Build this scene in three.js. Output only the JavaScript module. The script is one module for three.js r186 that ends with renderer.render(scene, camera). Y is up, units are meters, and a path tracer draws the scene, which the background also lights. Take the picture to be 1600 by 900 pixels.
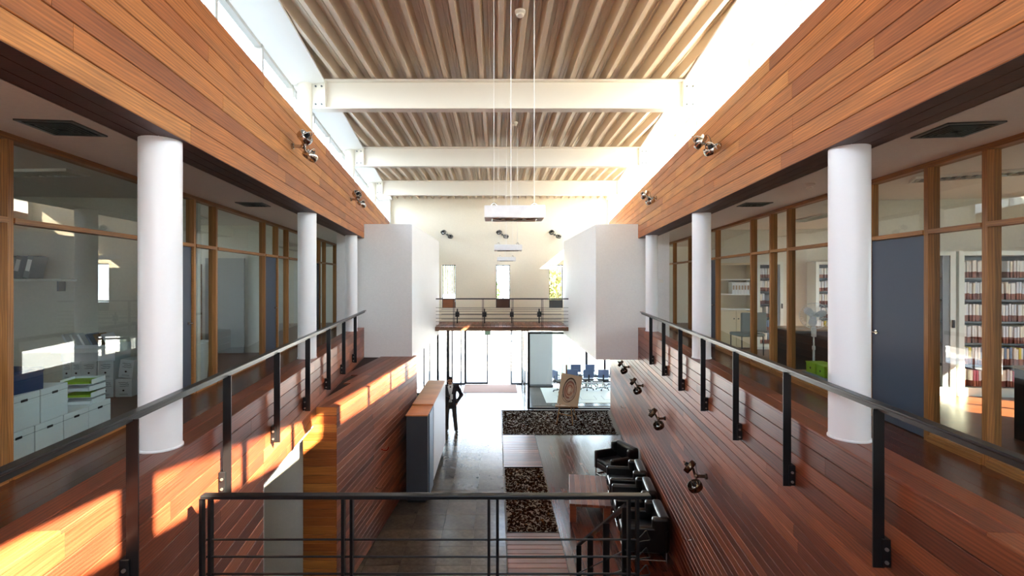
import * as THREE from 'three';
import { mergeGeometries } from 'three/addons/utils/BufferGeometryUtils.js';
import { MarchingCubes } from 'three/addons/objects/MarchingCubes.js';
import { RoundedBoxGeometry } from 'three/addons/geometries/RoundedBoxGeometry.js';

// ---------------------------------------------------------------- camera, sky, sun, exposure
const EYE = 4.83;
const scene = new THREE.Scene();
const camera = new THREE.PerspectiveCamera(2 * Math.atan(450 / 780) * 180 / Math.PI, 16 / 9, 0.05, 400);
camera.position.set(0, EYE, 0);
camera.lookAt(0, EYE, -10);
camera.setViewOffset(1600, 900, 25, 15, 1600, 900);      // shifted lens: the axis meets the picture at (775, 435)

const SUN = new THREE.Vector3(1, 0.885, 0.74).normalize();
{ // hazy bright sky: near white at the horizon, pale blue overhead, a soft glow round the sun
  const W = 128, H = 64, a = new Float32Array(W * H * 4);
  for (let r = 0; r < H; r++) for (let c = 0; c < W; c++) {
    const el = ((r + 0.5) / H - 0.5) * Math.PI, az = ((c + 0.5) / W - 0.5) * 2 * Math.PI, y = Math.sin(el), k = Math.pow(Math.max(0, y), 0.7), o = (r * W + c) * 4;
    const cs = Math.max(0, Math.cos(el) * Math.cos(az) * SUN.x + y * SUN.y + Math.cos(el) * Math.sin(az) * SUN.z), g = 0.5 * Math.pow(cs, 6);
    [[0.92, 0.48], [0.98, 0.68], [1.06, 1.02]].forEach(([h, z], i) => { a[o + i] = (h + (z - h) * k) + g * [1, 0.95, 0.85][i]; }); a[o + 3] = 1;
  }
  const t = new THREE.DataTexture(a, W, H, THREE.RGBAFormat, THREE.FloatType);
  t.mapping = THREE.EquirectangularReflectionMapping; t.magFilter = THREE.LinearFilter; t.needsUpdate = true;
  scene.background = t;
  scene.backgroundIntensity = 11;
}
const sun = new THREE.DirectionalLight(0xffecd0, 66);
sun.name = 'sun';
sun.position.copy(SUN).multiplyScalar(60).add(new THREE.Vector3(0, 4, -8));
sun.target.position.set(0, 4, -8);
sun.castShadow = true;
sun.shadow.mapSize.set(4096, 4096);
Object.assign(sun.shadow.camera, { left: -22, right: 22, top: 22, bottom: -22, near: 1, far: 140 });
scene.add(sun, sun.target);

const renderer = new THREE.WebGLRenderer({ antialias: true });
renderer.toneMapping = THREE.LinearToneMapping;
renderer.toneMappingExposure = 1.55;
renderer.shadowMap.enabled = true;

// ---------------------------------------------------------------- random numbers, noise, textures
let seed = 20241;
const rnd = () => { seed = (seed + 0x6d2b79f5) | 0; let t = Math.imul(seed ^ (seed >>> 15), 1 | seed); t = (t + Math.imul(t ^ (t >>> 7), 61 | t)) ^ t; return ((t ^ (t >>> 14)) >>> 0) / 4294967296; };
const rr = (a, b) => a + (b - a) * rnd();
const pick = (a) => a[Math.floor(rnd() * a.length)];
function hash2(x, y, s) { let h = Math.imul(x, 374761393) + Math.imul(y, 668265263) + Math.imul(s, 1442695041); h = Math.imul(h ^ (h >>> 13), 1274126177); return ((h ^ (h >>> 16)) >>> 0) / 4294967296; }
function vnoise(x, y, px, py, s) {           // value noise that repeats every px, py cells
  const ix = Math.floor(x), iy = Math.floor(y), fx = x - ix, fy = y - iy, u = fx * fx * (3 - 2 * fx), v = fy * fy * (3 - 2 * fy);
  const m = (a, n) => ((a % n) + n) % n, h = (a, b) => hash2(m(a, px), m(b, py), s);
  return (h(ix, iy) * (1 - u) + h(ix + 1, iy) * u) * (1 - v) + (h(ix, iy + 1) * (1 - u) + h(ix + 1, iy + 1) * u) * v;
}
function dataTex(w, h, fn, srgb = true) {
  const a = new Uint8Array(w * h * 4);
  for (let y = 0; y < h; y++) for (let x = 0; x < w; x++) { const c = fn(x / w, y / h), o = (y * w + x) * 4; a[o] = c[0]; a[o + 1] = c[1]; a[o + 2] = c[2]; a[o + 3] = 255; }
  const t = new THREE.DataTexture(a, w, h, THREE.RGBAFormat);
  t.wrapS = t.wrapT = THREE.RepeatWrapping; t.magFilter = THREE.LinearFilter; t.minFilter = THREE.LinearMipmapLinearFilter; t.generateMipmaps = true;
  if (srgb) t.colorSpace = THREE.SRGBColorSpace;
  t.needsUpdate = true;
  return t;
}
const cl = (v) => Math.max(0, Math.min(255, v));
// wood grain: 2.4 m along u, 0.6 m along v; a near-white multiplier for the plank tones
const woodTex = dataTex(1024, 512, (u, v) => {
  const wob = vnoise(u * 5, v * 6, 5, 6, 3) * 0.05 + vnoise(u * 14, v * 12, 14, 12, 4) * 0.012;
  const rings = Math.sin((v + wob) * Math.PI * 2 * 26 + vnoise(u * 3, v * 8, 3, 8, 9) * 5);
  const fine = vnoise(u * 24, v * 300, 24, 300, 5), mid = vnoise(u * 8, v * 90, 8, 90, 6), blot = vnoise(u * 6, v * 5, 6, 5, 7);
  const g = 0.80 + 0.06 * rings + 0.14 * (fine - 0.5) + 0.14 * (mid - 0.5) + 0.12 * (blot - 0.5);
  return [cl(255 * (g + 0.045)), cl(255 * (g * 0.985)), cl(255 * (g * 0.96 - 0.01))];
});
woodTex.repeat.set(1 / 2.4, 1 / 0.6);
const stoneTex = dataTex(512, 512, (u, v) => {
  const g = 0.80 + 0.16 * (vnoise(u * 7, v * 7, 7, 7, 11) - 0.5) + 0.12 * (vnoise(u * 30, v * 30, 30, 30, 12) - 0.5) + 0.08 * (vnoise(u * 130, v * 130, 130, 130, 13) - 0.5);
  return [cl(255 * g), cl(255 * g * 0.99), cl(255 * g * 0.97)];
});
stoneTex.repeat.set(1 / 1.3, 1 / 1.3);
const roughTex = dataTex(256, 256, (u, v) => {
  const g = 0.72 + 0.4 * (vnoise(u * 9, v * 9, 9, 9, 21) - 0.5) + 0.2 * (vnoise(u * 60, v * 60, 60, 60, 22) - 0.5);
  return [cl(255 * g), cl(255 * g), cl(255 * g)];
}, false);
roughTex.repeat.set(1 / 1.7, 1 / 1.7);
const plasterTex = dataTex(256, 256, (u, v) => {
  const g = 0.98 + 0.008 * (vnoise(u * 6, v * 6, 6, 6, 31) - 0.5) + 0.02 * (vnoise(u * 90, v * 90, 90, 90, 32) - 0.5);
  return [cl(255 * g), cl(255 * g), cl(255 * g)];
});
plasterTex.repeat.set(1 / 2, 1 / 2);

// ---------------------------------------------------------------- materials
const std = (color, roughness = 0.6, extra = {}) => new THREE.MeshStandardMaterial({ color, roughness, ...extra });
const phys = (color, roughness, extra = {}) => new THREE.MeshPhysicalMaterial({ color, roughness, ...extra });
const wood = (hex, roughness) => std(hex, roughness, { map: woodTex });
const CEDAR = ['#cf8741', '#c27836', '#d9964c', '#b96f33', '#cb813c', '#ab642f'].map((c) => wood(c, 0.5));
const REDWOOD = ['#b06640', '#935036', '#bf7650', '#7d4430', '#a35c3b', '#8a4d36'].map((c) => wood(c, 0.36));
const DARKFLOOR = ['#6e3a24', '#653420', '#784128', '#5c2f1d'].map((c) => wood(c, 0.24));
const LOUNGE = ['#6c3624', '#63301f', '#763d29', '#5b2c1d'].map((c) => wood(c, 0.22));
const DECKWOOD = ['#9a6046', '#8d573f', '#a6694d', '#82503a'].map((c) => wood(c, 0.34));
const OAK = ['#b98648', '#ad7b40', '#c49253'].map((c) => wood(c, 0.5));
const M = {
  backing: std('#2c150c', 0.9),
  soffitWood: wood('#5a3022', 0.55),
  white: std('#f7f7f5', 0.55, { map: plasterTex }),
  cream: std('#f4ebd6', 0.8, { map: plasterTex }),
  greyWall: std('#dcdcd2', 0.85, { map: plasterTex }),
  officeWall: std('#e6e2d4', 0.85, { map: plasterTex }),
  ceiling: std('#e9e1d6', 0.9, { map: plasterTex }),
  panel: std('#f1eee6', 0.7),
  column: std('#f6f6f5', 0.4),
  beam: std('#efe9da', 0.45),
  deckSheet: std('#d2c0a8', 0.42, { metalness: 0.1 }),
  roof: std('#413f3c', 0.9),
  frameGrey: std('#7b8187', 0.45),
  clerestoryFrame: std('#bdbab2', 0.5),
  glass: phys('#f3f8f7', 0, { transmission: 1, thickness: 0, ior: 1.5 }),
  officeGlass: phys('#d9e4e2', 0, { transmission: 1, thickness: 0, ior: 1.55 }),
  steel: std('#17181a', 0.38, { metalness: 0.35 }),
  railTop: std('#26282b', 0.3, { metalness: 0.5 }),
  bolt: std('#b9b9b6', 0.3, { metalness: 0.9 }),
  chrome: std('#c9c6c0', 0.16, { metalness: 1 }),
  bronze: std('#6f6152', 0.22, { metalness: 1 }),
  dark: std('#0d0d0e', 0.6),
  slate: std('#47505c', 0.55),
  greyDoor: std('#a6a8a4', 0.6),
  tile: std('#6b625a', 0.2, { map: stoneTex }),
  tile2: std('#625a53', 0.24, { map: stoneTex }),
  tile3: std('#746a60', 0.22, { map: stoneTex }),
  grout: std('#8a837a', 0.8),
  soil: phys('#1c110b', 1, { specularIntensity: 0 }),
  bark: phys('#ffffff', 1, { specularIntensity: 0 }),
  paving: std('#e4e0d8', 0.9, { map: stoneTex }),
  leather: phys('#0b0b0c', 0.28, { clearcoat: 0.35, clearcoatRoughness: 0.25 }),
  deskDark: std('#3c434b', 0.4),
  deskBlue: std('#55708c', 0.35),
  deskWhite: std('#e8edf2', 0.35),
  peach: wood('#d9a066', 0.4),
  paper: std('#eef0f0', 0.8),
  carton: std('#e8ebec', 0.75),
  kraft: std('#a98a66', 0.85),
  lime: std('#9cc22a', 0.55),
  bluegrey: std('#7f8ea3', 0.6),
  black: std('#101114', 0.5),
  cabinet: std('#dfe2d8', 0.45),
  cabinetIn: std('#5b6266', 0.5, { metalness: 0.3 }),
  fileBrown: std('#8a4a38', 0.8),
  curtain: std('#c9d0c4', 0.9, { }),
  rug: std('#d8dad6', 0.95),
  mat: std('#7a5c4c', 0.95),
  green: std('#4f7a35', 0.9),
  trunk: std('#8c6547', 0.9),
  fanWhite: std('#edeeed', 0.4),
  chairGrey: std('#6f746c', 0.8),
  chairBlue: std('#5a6a8c', 0.75),
  red: std('#b3261d', 0.5),
  hedge: std('#5f8a48', 0.95),
};
M.tileAll = [M.tile, M.tile, M.tile2, M.tile3];

// ---------------------------------------------------------------- scene graph helpers
const used = new Map();
const numbered = (n) => { const k = used.get(n) ?? 0; used.set(n, k + 1); return k ? n + '_' + String(k).padStart(3, '0') : n; };
function setData(o, label, category, group, kind) { o.userData = { label, category }; if (group) o.userData.group = group; if (kind) o.userData.kind = kind; return o; }
function thing(name, label, category, [x, y, z] = [0, 0, 0], turn = 0, group) {
  const o = new THREE.Group(); o.name = numbered(name); o.position.set(x, y, z); o.rotation.y = turn; scene.add(o);
  return setData(o, label, category, group);
}
function struct(name, label, category, pos = [0, 0, 0], turn = 0) { const o = thing(name, label, category, pos, turn); o.userData.kind = 'structure'; return o; }
const join = (g) => (Array.isArray(g) ? (g.length > 1 ? mergeGeometries(g.map((x) => { const y = x.index ? x.toNonIndexed() : x; for (const k of Object.keys(y.attributes)) if (!['position', 'normal', 'uv'].includes(k)) y.deleteAttribute(k); return y; })) : g[0]) : g);
function parts(name, list, mat, parent, label) { return list.map((g) => part(name, g, mat, parent, label)); }
function part(name, geo, mat, parent, label) { const m = new THREE.Mesh(join(geo), mat); m.name = name; parent.add(m); if (label) m.userData.label = label; return m; }
function clone(root, pos, turn, label, group) { const r = root.clone(); r.name = numbered(root.name.replace(/_\d{3}$/, '')); r.userData = { ...root.userData }; if (label) r.userData.label = label; if (group) r.userData.group = group; if (pos) r.position.set(...pos); if (turn !== undefined) r.rotation.y = turn; scene.add(r); return r; }
// geometry from extents, uv in metres by the direction a face looks
function metreUV(g) {
  const p = g.attributes.position, n = g.attributes.normal, uv = new Float32Array(p.count * 2);
  for (let i = 0; i < p.count; i++) {
    const ax = Math.abs(n.getX(i)), ay = Math.abs(n.getY(i)), az = Math.abs(n.getZ(i));
    if (ax >= ay && ax >= az) { uv[2 * i] = p.getZ(i); uv[2 * i + 1] = p.getY(i); } else if (ay >= az) { uv[2 * i] = p.getX(i); uv[2 * i + 1] = p.getZ(i); } else { uv[2 * i] = p.getX(i); uv[2 * i + 1] = p.getY(i); }
  }
  g.setAttribute('uv', new THREE.BufferAttribute(uv, 2));
  return g;
}
const bx = (x0, x1, y0, y1, z0, z1) => metreUV(new THREE.BoxGeometry(Math.abs(x1 - x0), Math.abs(y1 - y0), Math.abs(z1 - z0)).translate((x0 + x1) / 2, (y0 + y1) / 2, (z0 + z1) / 2));
const rbx = (x0, x1, y0, y1, z0, z1, r = 0.02, seg = 3) => metreUV(new RoundedBoxGeometry(Math.abs(x1 - x0), Math.abs(y1 - y0), Math.abs(z1 - z0), seg, r).translate((x0 + x1) / 2, (y0 + y1) / 2, (z0 + z1) / 2));
const cyl = (r0, r1, h, x = 0, y = 0, z = 0, seg = 24, open = false) => new THREE.CylinderGeometry(r1, r0, h, seg, 1, open).translate(x, y + h / 2, z);
function bar(a, b, r, seg = 8) { const A = new THREE.Vector3(...a), B = new THREE.Vector3(...b), d = B.clone().sub(A), g = new THREE.CylinderGeometry(r, r, d.length(), seg); g.applyQuaternion(new THREE.Quaternion().setFromUnitVectors(new THREE.Vector3(0, 1, 0), d.clone().normalize())); return g.translate(...A.add(B).multiplyScalar(0.5).toArray()); }
function flatBar(a, b, w, h) {                 // a bar of w x h section (w across, h upright) from a to b
  const A = new THREE.Vector3(...a), B = new THREE.Vector3(...b), d = B.clone().sub(A), L = d.length(), g = new THREE.BoxGeometry(w, h, L), q = new THREE.Quaternion();
  const m = new THREE.Matrix4().lookAt(A, B, new THREE.Vector3(0, 1, 0.0001)); q.setFromRotationMatrix(m);
  return g.applyQuaternion(q).translate(...A.add(B).multiplyScalar(0.5).toArray());
}
const tube = (pts, r, n = 24, seg = 6, closed = false) => new THREE.TubeGeometry(new THREE.CatmullRomCurve3(pts.map((p) => new THREE.Vector3(...p)), closed), n, r, seg, closed);
const lathe = (pts, seg = 28) => new THREE.LatheGeometry(pts.map((p) => new THREE.Vector2(...p)), seg);

// ---------------------------------------------------------------- the two long sides fan out by TAN per metre
const TAN = 0.1167, PHI = Math.atan(TAN), COS = Math.cos(PHI), SIN = Math.sin(PHI);
const S = (d) => d / COS;                                        // depth -> length along a side
const O0 = { '-1': -1.80, 1: 2.05 };
const turnOf = (sd) => (sd < 0 ? PHI : -PHI);
function at(sd, o, s) { const c = COS, sn = SIN; return [O0[sd] + sd * o * c + sd * s * sn * 1, -s * c + o * sn]; }   // o outwards from the balcony face, s along it
const sidePos = (sd) => [O0[sd], 0, 0];
const sb = (sd, o0, o1, y0, y1, s0, s1) => bx(sd * o0, sd * o1, y0, y1, -s1, -s0);    // a box in a side's own axes
const SIDE = { '-1': 'left', 1: 'right' };

// planks with bevelled front edges
function plankGeo(L, h, t, c = 0.004) {
  const sh = new THREE.Shape([[0, 0], [t - c, 0], [t, c], [t, h - c], [t - c, h], [0, h]].map(([x, y]) => new THREE.Vector2(x, y)));
  const g = new THREE.ExtrudeGeometry(sh, { depth: L, bevelEnabled: false }).rotateY(-Math.PI / 2);  // x -> z, z -> -x
  g.translate(L, 0, 0);
  const p = g.attributes.position, uv = g.attributes.uv, ou = rnd() * 2.4, ov = rnd() * 0.6;
  for (let i = 0; i < p.count; i++) uv.setXY(i, p.getX(i) + ou, p.getY(i) + p.getZ(i) + ov);
  return g;
}
// rows of planks over [u0,u1] x [v0,v1]; place(mesh, u, v) puts a plank whose own axes are x = length, y = up, z = out
function plankWall(parent, mats, u0, u1, v0, v1, rowH, place, { gap = 0.0045, t = 0.02, min = 1.8, max = 3.8, holes = [], name = 'plank' } = {}) {
  const rows = Math.round((v1 - v0) / rowH), h = (v1 - v0) / rows;
  for (let r = 0; r < rows; r++) {
    const y0 = v0 + r * h + gap / 2, ph = h - gap;
    let spans = [[u0, u1]];
    for (const [a, b, c, d] of holes) if (y0 + ph > c + 0.01 && y0 < d - 0.01) spans = spans.flatMap(([p, q]) => [[p, Math.min(q, a)], [Math.max(p, b), q]].filter(([x, y]) => y - x > 0.02));
    for (const [p, q] of spans) {
      let u = p, first = true;
      while (u < q - 0.01) {
        let L = rr(min, max); if (first) { L *= rr(0.35, 1); first = false; }
        let e = Math.min(q, u + L); if (q - e < 0.5) e = q;
        const m = part(name, plankGeo(e - u - 0.0025, ph, t), pick(mats), parent);
        place(m, u, y0, e);
        u = e;
      }
    }
  }
}
const onSide = (sd, o = 0) => (m, u, v, e) => { if (sd < 0) { m.rotation.y = Math.PI / 2; m.position.set(-o, v, -u); } else { m.rotation.y = -Math.PI / 2; m.position.set(o, v, -e); } };

// key heights and depths
const Y = { gal: 3.19, kerb: 3.63, kerbB: 3.05, soffit: 5.81, ceil: 6.0, clad: 6.95, head: 7.72, roof: 7.82 };
const NEAR = -4, FAR = 18.8, COLS = [-0.25, 3.65, 7.55, 11.4, 15.3];
// ---------------------------------------------------------------- ground floor
const flatAlong = new THREE.Quaternion().setFromRotationMatrix(new THREE.Matrix4().makeBasis(new THREE.Vector3(0, 0, -1), new THREE.Vector3(-1, 0, 0), new THREE.Vector3(0, 1, 0)));
{
  const f = struct('floor', 'dark grey stone tile floor of the entrance hall', 'floor');
  part('screed', bx(-9, 9, -0.3, -0.02, -23.4, 4), M.grout, f);
  const tg = bx(-0.2985, 0.2985, -0.02, 0, -0.2985, 0.2985);
  for (let c = 0; c < 6; c++) for (let r = 0; r < 26; r++) {
    const x = 0.18 - 0.3 - c * 0.6, z = -7.5 - r * 0.6;
    if (c === 5 && r < 9) continue;
    const t = part('tile', tg, pick(M.tileAll), f); t.position.set(x, 0, z);
  }
  // tiles beyond the beds: vestibule and meeting room
  for (let c = 0; c < 8; c++) for (let r = 0; r < 8; r++) {
    const x = 0.48 + c * 0.6, z = -18.6 - r * 0.6;
    if (z > -18.9 && c > 1) continue;
    if (z < -23.2) continue;
    const t = part('tile', tg, pick(M.tileAll), f); t.position.set(x, 0, z);
  }
}
{
  const f = struct('floor_lounge', 'polished red brown wooden boards of the waiting area', 'floor');
  part('subfloor', bx(1.2, 5.2, -0.02, -0.012, -15.4, 4), M.backing, f);
  for (let r = 0; r < 26; r++) {
    const x1 = 1.2 + 0.14 * (r + 1); let s = 4;
    while (s < 15.35) {
      const e = Math.min(15.4, s + rr(1.4, 3)), dEnd = e;
      if (x1 < 2.1 + TAN * dEnd + 0.1) { const m = part('floorboard', plankGeo(e - s - 0.002, 0.1385, 0.014, 0.001), pick(LOUNGE), f); m.quaternion.copy(flatAlong); m.position.set(x1, -0.012, -s); }
      s = e;
    }
  }
}
// slatted walkway pieces between the planting beds
for (const [z0, z1, lab] of [[-12.77, -15.4, 'far slatted timber walkway crossing between the two bark beds'], [-5.4, -9.47, 'near slatted timber walkway behind the steel railing']]) {
  const f = struct('floor_walkway', lab, 'walkway');
  parts('bearer', [bx(0.25, 0.33, -0.1, -0.02, z1, z0), bx(1.06, 1.14, -0.1, -0.02, z1, z0)], M.backing, f);
  for (let z = z0; z > z1 + 0.06; z -= 0.146) { const m = part('slat', plankGeo(0.99, 0.134, 0.024, 0.003), pick(DECKWOOD), f); m.rotation.x = -Math.PI / 2; m.position.set(0.2, -0.02, z); }
}
// bark mulch beds
function mulchBed(x0, x1, z0, z1, n, label, clip) {
  const b = thing('planting_bed', label, 'planting bed');
  const xa = clip ? clip(-z0) : x1, xb = clip ? clip(-z1) : x1, e = 0.012;
  part('soil', new THREE.ExtrudeGeometry(new THREE.Shape([[x0, -z0], [xa, -z0], [xb, -z1], [x0, -z1]].map(([x, y]) => new THREE.Vector2(x, y))), { depth: 0.055, bevelEnabled: false }).rotateX(-Math.PI / 2).translate(0, -0.1, 0), M.soil, b);
  parts('steel_edging', [bx(x0, xa, -0.1, 0.012, z0 - e, z0), bx(x0, xb, -0.1, 0.012, z1, z1 + e), bx(x0, x0 + e, -0.1, 0.012, z1, z0)], M.steel, b);
  const im = new THREE.InstancedMesh(new THREE.BoxGeometry(0.042, 0.012, 0.02), M.bark, n), q = new THREE.Quaternion(), c = new THREE.Color();
  for (let i = 0; i < n; i++) {
    let x = rr(x0 + 0.03, x1 - 0.03), z = rr(z1 + 0.03, z0 - 0.03);
    if (clip && x > clip(-z) - 0.05) x = rr(x0 + 0.03, clip(-z) - 0.05);
    q.setFromEuler(new THREE.Euler(rr(-0.5, 0.5), rr(0, 6.3), rr(-0.5, 0.5)));
    const k = rr(0.6, 1.5);
    im.setMatrixAt(i, new THREE.Matrix4().compose(new THREE.Vector3(x, rr(-0.045, -0.008), z), q, new THREE.Vector3(k, k, k * rr(0.7, 1.3))));
    const v = rnd(); if (v > 0.988) c.set('#7a5636'); else c.set(pick(['#26140b', '#311b0f', '#1c0f08', '#3b2213', '#29160c'])); im.setColorAt(i, c);
  }
  im.name = 'bark_chips'; im.userData.kind = 'stuff'; b.add(im);
  return b;
}
mulchBed(0.2, 4.2, -15.4, -18.25, 9000, 'wide dark bark mulch bed in front of the meeting room glass', (d) => 1.98 + TAN * d);
mulchBed(0.2, 1.2, -9.47, -12.77, 4200, 'narrow dark bark mulch bed between the two timber walkways');

// ---------------------------------------------------------------- galleries: floors, parapets, lower walls, cladding, soffits
for (const sd of [-1, 1]) {
  const nm = SIDE[sd], P = sidePos(sd), T = turnOf(sd), s0 = S(NEAR), s1 = S(FAR);
  { // gallery floor
    const f = struct('floor_gallery_' + nm, `dark polished wooden floor of the ${nm} gallery`, 'floor', P, T);
    part('slab', sb(sd, 0.05, 5.6, 2.86, Y.gal - 0.015, s0, s1), M.greyWall, f);
    for (let r = 0; r < 12; r++) {
      const a = 0.3 + r * 0.14; let s = s0;
      while (s < s1 - 0.01) {
        let e = Math.min(s1, s + rr(2, 4)); if (s1 - e < 0.4) e = s1;
        const m = part('floorboard', plankGeo(e - s - 0.002, 0.1385, 0.015, 0.001), pick(DARKFLOOR), f);
        m.quaternion.copy(flatAlong); m.position.set(sd < 0 ? -a : a + 0.1385, Y.gal - 0.015, -s); s = e;
      }
    }
    part('office_floor', sb(sd, 1.98, 5.6, Y.gal - 0.015, Y.gal, s0, s1), wood('#7a4a30', 0.3), f);
  }
  { // parapet: a low upstand clad in planks with two capping boards
    const e = S(12.2), k = struct('wall_parapet_' + nm, `low wooden parapet along the edge of the ${nm} gallery`, 'parapet', P, T);
    part('core', sb(sd, 0.02, 0.29, Y.kerbB, Y.kerb - 0.02, s0, e), M.backing, k);
    plankWall(k, REDWOOD, s0, e, Y.kerbB, Y.kerb - 0.02, 0.14, onSide(sd, 0.02));
    for (const [a, h] of [[-0.004, 0.148], [0.15, 0.148]]) {
      let s = s0;
      while (s < e - 0.01) { let q = Math.min(e, s + rr(2.4, 4)); if (e - q < 0.5) q = e; const m = part('capping_board', plankGeo(q - s - 0.003, h, 0.02, 0.004), pick(REDWOOD), k); m.quaternion.copy(flatAlong); m.position.set(sd < 0 ? -a : a + h, Y.kerb - 0.02, -s); s = q; }
    }
    plankWall(k, REDWOOD, s0, e, Y.gal, Y.kerb - 0.02, 0.14, (m, u, v, q) => { if (sd < 0) { m.rotation.y = -Math.PI / 2; m.position.set(-0.29, v, -q); } else { m.rotation.y = Math.PI / 2; m.position.set(0.29, v, -u); } });
  }
  { // upper cladding with soffit board
    const w = struct('wall_upper_' + nm, `orange cedar plank cladding above the ${nm} gallery`, 'wall', P, T);
    part('core', sb(sd, 0.02, 0.34, Y.soffit + 0.02, Y.clad - 0.03, s0, s1), M.backing, w);
    plankWall(w, CEDAR, s0, s1, Y.soffit, Y.clad, 0.1425, onSide(sd, 0.02), { min: 2, max: 4.4 });
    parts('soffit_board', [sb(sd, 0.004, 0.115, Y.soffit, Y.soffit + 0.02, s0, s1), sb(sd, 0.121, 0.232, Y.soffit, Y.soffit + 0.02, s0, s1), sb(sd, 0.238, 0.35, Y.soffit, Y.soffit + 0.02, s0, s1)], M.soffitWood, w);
    part('ledge', sb(sd, 0.02, 0.5, Y.clad - 0.03, Y.clad - 0.005, s0, s1), M.panel, w);
    part('rear_lining', sb(sd, 0.34, 0.36, Y.soffit, Y.clad - 0.03, s0, s1), M.ceiling, w);
  }
  { // gallery ceiling and the roof over corridor and offices
    const c = struct('ceiling_gallery_' + nm, `pale plaster ceiling over the ${nm} gallery and offices`, 'ceiling', P, T);
    part('plaster', sb(sd, 0.36, 5.9, Y.ceil, Y.ceil + 0.1, s0, s1), M.ceiling, c);
    part('roof_slab', sb(sd, 0.36, 6.3, Y.ceil + 0.1, 6.55, s0, s1), M.roof, c);
  }
  { // sloping lining between clerestory head and roof deck
    const t = struct('trim_' + (sd < 0 ? 1 : 2), `white sloping lining panels above the ${nm} clerestory windows`, 'trim', P, T);
    const edges = [NEAR, ...COLS, FAR];
    for (let i = 0; i < edges.length - 1; i++) {
      const a = S(edges[i]) + 0.004, b = S(edges[i + 1]) - 0.004, o1 = 0.42, o0 = -0.1, pts = [[o1 + 0.04, Y.head], [o0, 7.79], [o0, Y.roof], [o1 + 0.04, Y.roof]];
      const sh = new THREE.Shape(pts.map(([o, y]) => new THREE.Vector2(sd * o, y))), g = new THREE.ExtrudeGeometry(sh, { depth: b - a, bevelEnabled: false }).translate(0, 0, -b);
      part('panel', g, M.panel, t);
    }
  }
}
// lower walls -------------------------------------------------
{
  const w = struct('wall_lower_right', 'tall red brown plank wall below the right gallery', 'wall', sidePos(1), turnOf(1));
  part('core', sb(1, 0.02, 0.25, 0, Y.kerbB, S(NEAR), S(18.3)), M.backing, w);
  plankWall(w, REDWOOD, S(1.5), S(18.28), 0.02, Y.kerbB, 0.108, onSide(1, 0.02), { min: 2.6, max: 5.2 });
}
{
  const w = struct('wall_lower_left', 'dark red plank wall below the left gallery', 'wall', sidePos(-1), turnOf(-1)), a = S(5.17), b = S(7.3);
  part('core', [sb(-1, 0.02, 0.25, 0, Y.kerbB, S(NEAR), a), sb(-1, 0.02, 0.25, 2.7, Y.kerbB, a, S(12.4))], M.backing, w);
  plankWall(w, REDWOOD, S(1), a, 0.02, Y.kerbB, 0.14, onSide(-1, 0.02), { min: 2, max: 3.6 });
  plankWall(w, REDWOOD, a, S(12.2), 2.7, Y.kerbB, 0.117, onSide(-1, 0.02));
  part('reveal', [sb(-1, 0, 0.25, 0, 2.7, a - 0.012, a), sb(-1, 0, 0.25, 2.685, 2.7, a, S(7.2))], M.white, w);
}
{ // passage behind the opening
  const w = struct('wall_passage', 'white plastered wall in the passage under the left gallery', 'wall');
  part('plaster', [bx(-6, -2.87, 0, 2.86, -7.6, -7.46), bx(-6.1, -6, 0, 2.86, -7.6, 4)], M.greyWall, w);
  part('floor_finish', bx(-6, -2.5, -0.02, 0, -7.5, 4), M.tile2, w);
}
{ // the wood clad core: end face, long face parallel to the right wall, flat top
  const w = struct('wall_core', 'low plank clad block with sunlit top edge under the left pod', 'wall'), yT = 2.92;
  const CT = 0.08, lx = (d) => -2.36 + CT * (d - 7.4), d0 = 7.4, d1 = 12.4, CPHI = Math.atan(CT);
  const sh = new THREE.Shape([[-2.86, -d0 - 0.02], [lx(d0) - 0.02, -d0 - 0.02], [lx(d1) - 0.02, -d1], [-3.4, -d1]].map(([x, z]) => new THREE.Vector2(x, -z)));
  const g = new THREE.ExtrudeGeometry(sh, { depth: yT - 0.02, bevelEnabled: false }).rotateX(-Math.PI / 2);
  part('core', g, M.backing, w);
  // long face
  const L = (d1 - d0) / Math.cos(CPHI), holder = new THREE.Matrix4().makeRotationY(-CPHI).setPosition(lx(d0), 0, -d0);
  plankWall(w, REDWOOD, 0, L, 0.02, yT, 0.108, (m, u, v) => {
    m.applyMatrix4(new THREE.Matrix4().multiplyMatrices(holder, new THREE.Matrix4().makeRotationY(Math.PI / 2).setPosition(-0.02, v, -u)));
  }, { min: 2.2, max: 4.2 });
  // end face
  plankWall(w, CEDAR, -2.86, lx(d0), 0.02, yT, 0.125, (m, u, v) => { m.position.set(u, v, -d0 - 0.02); }, { min: 2, max: 3 });
  // top boards
  for (let r = 0; r < 10; r++) {
    const o = r * 0.14, run = (rr(1.6, 2.8));
    for (const [a, b] of [[0, run], [run, L]]) {
      let e = b, s = a; const lim = 0.05 + 1.62 * (1 - 0); if (o + 0.13 > 0.5 + 0.19 * a) continue;
      const m = part('top_board', plankGeo(e - s - 0.003, 0.137, 0.02, 0.003), pick(REDWOOD), w);
      m.quaternion.copy(flatAlong); m.position.set(-o, yT - 0.02, -s); m.updateMatrix(); m.applyMatrix4(holder);
    }
  }
}
{
  const w = struct('wall_lower_far', 'white wall at the far left of the hall', 'wall');
  part('plaster', [bx(-6.4, -6.3, 0, 2.86, -20.8, -7.6), bx(-6.3, -3.4, 0, 2.86, -12.72, -12.6)], M.white, w);
}
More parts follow.
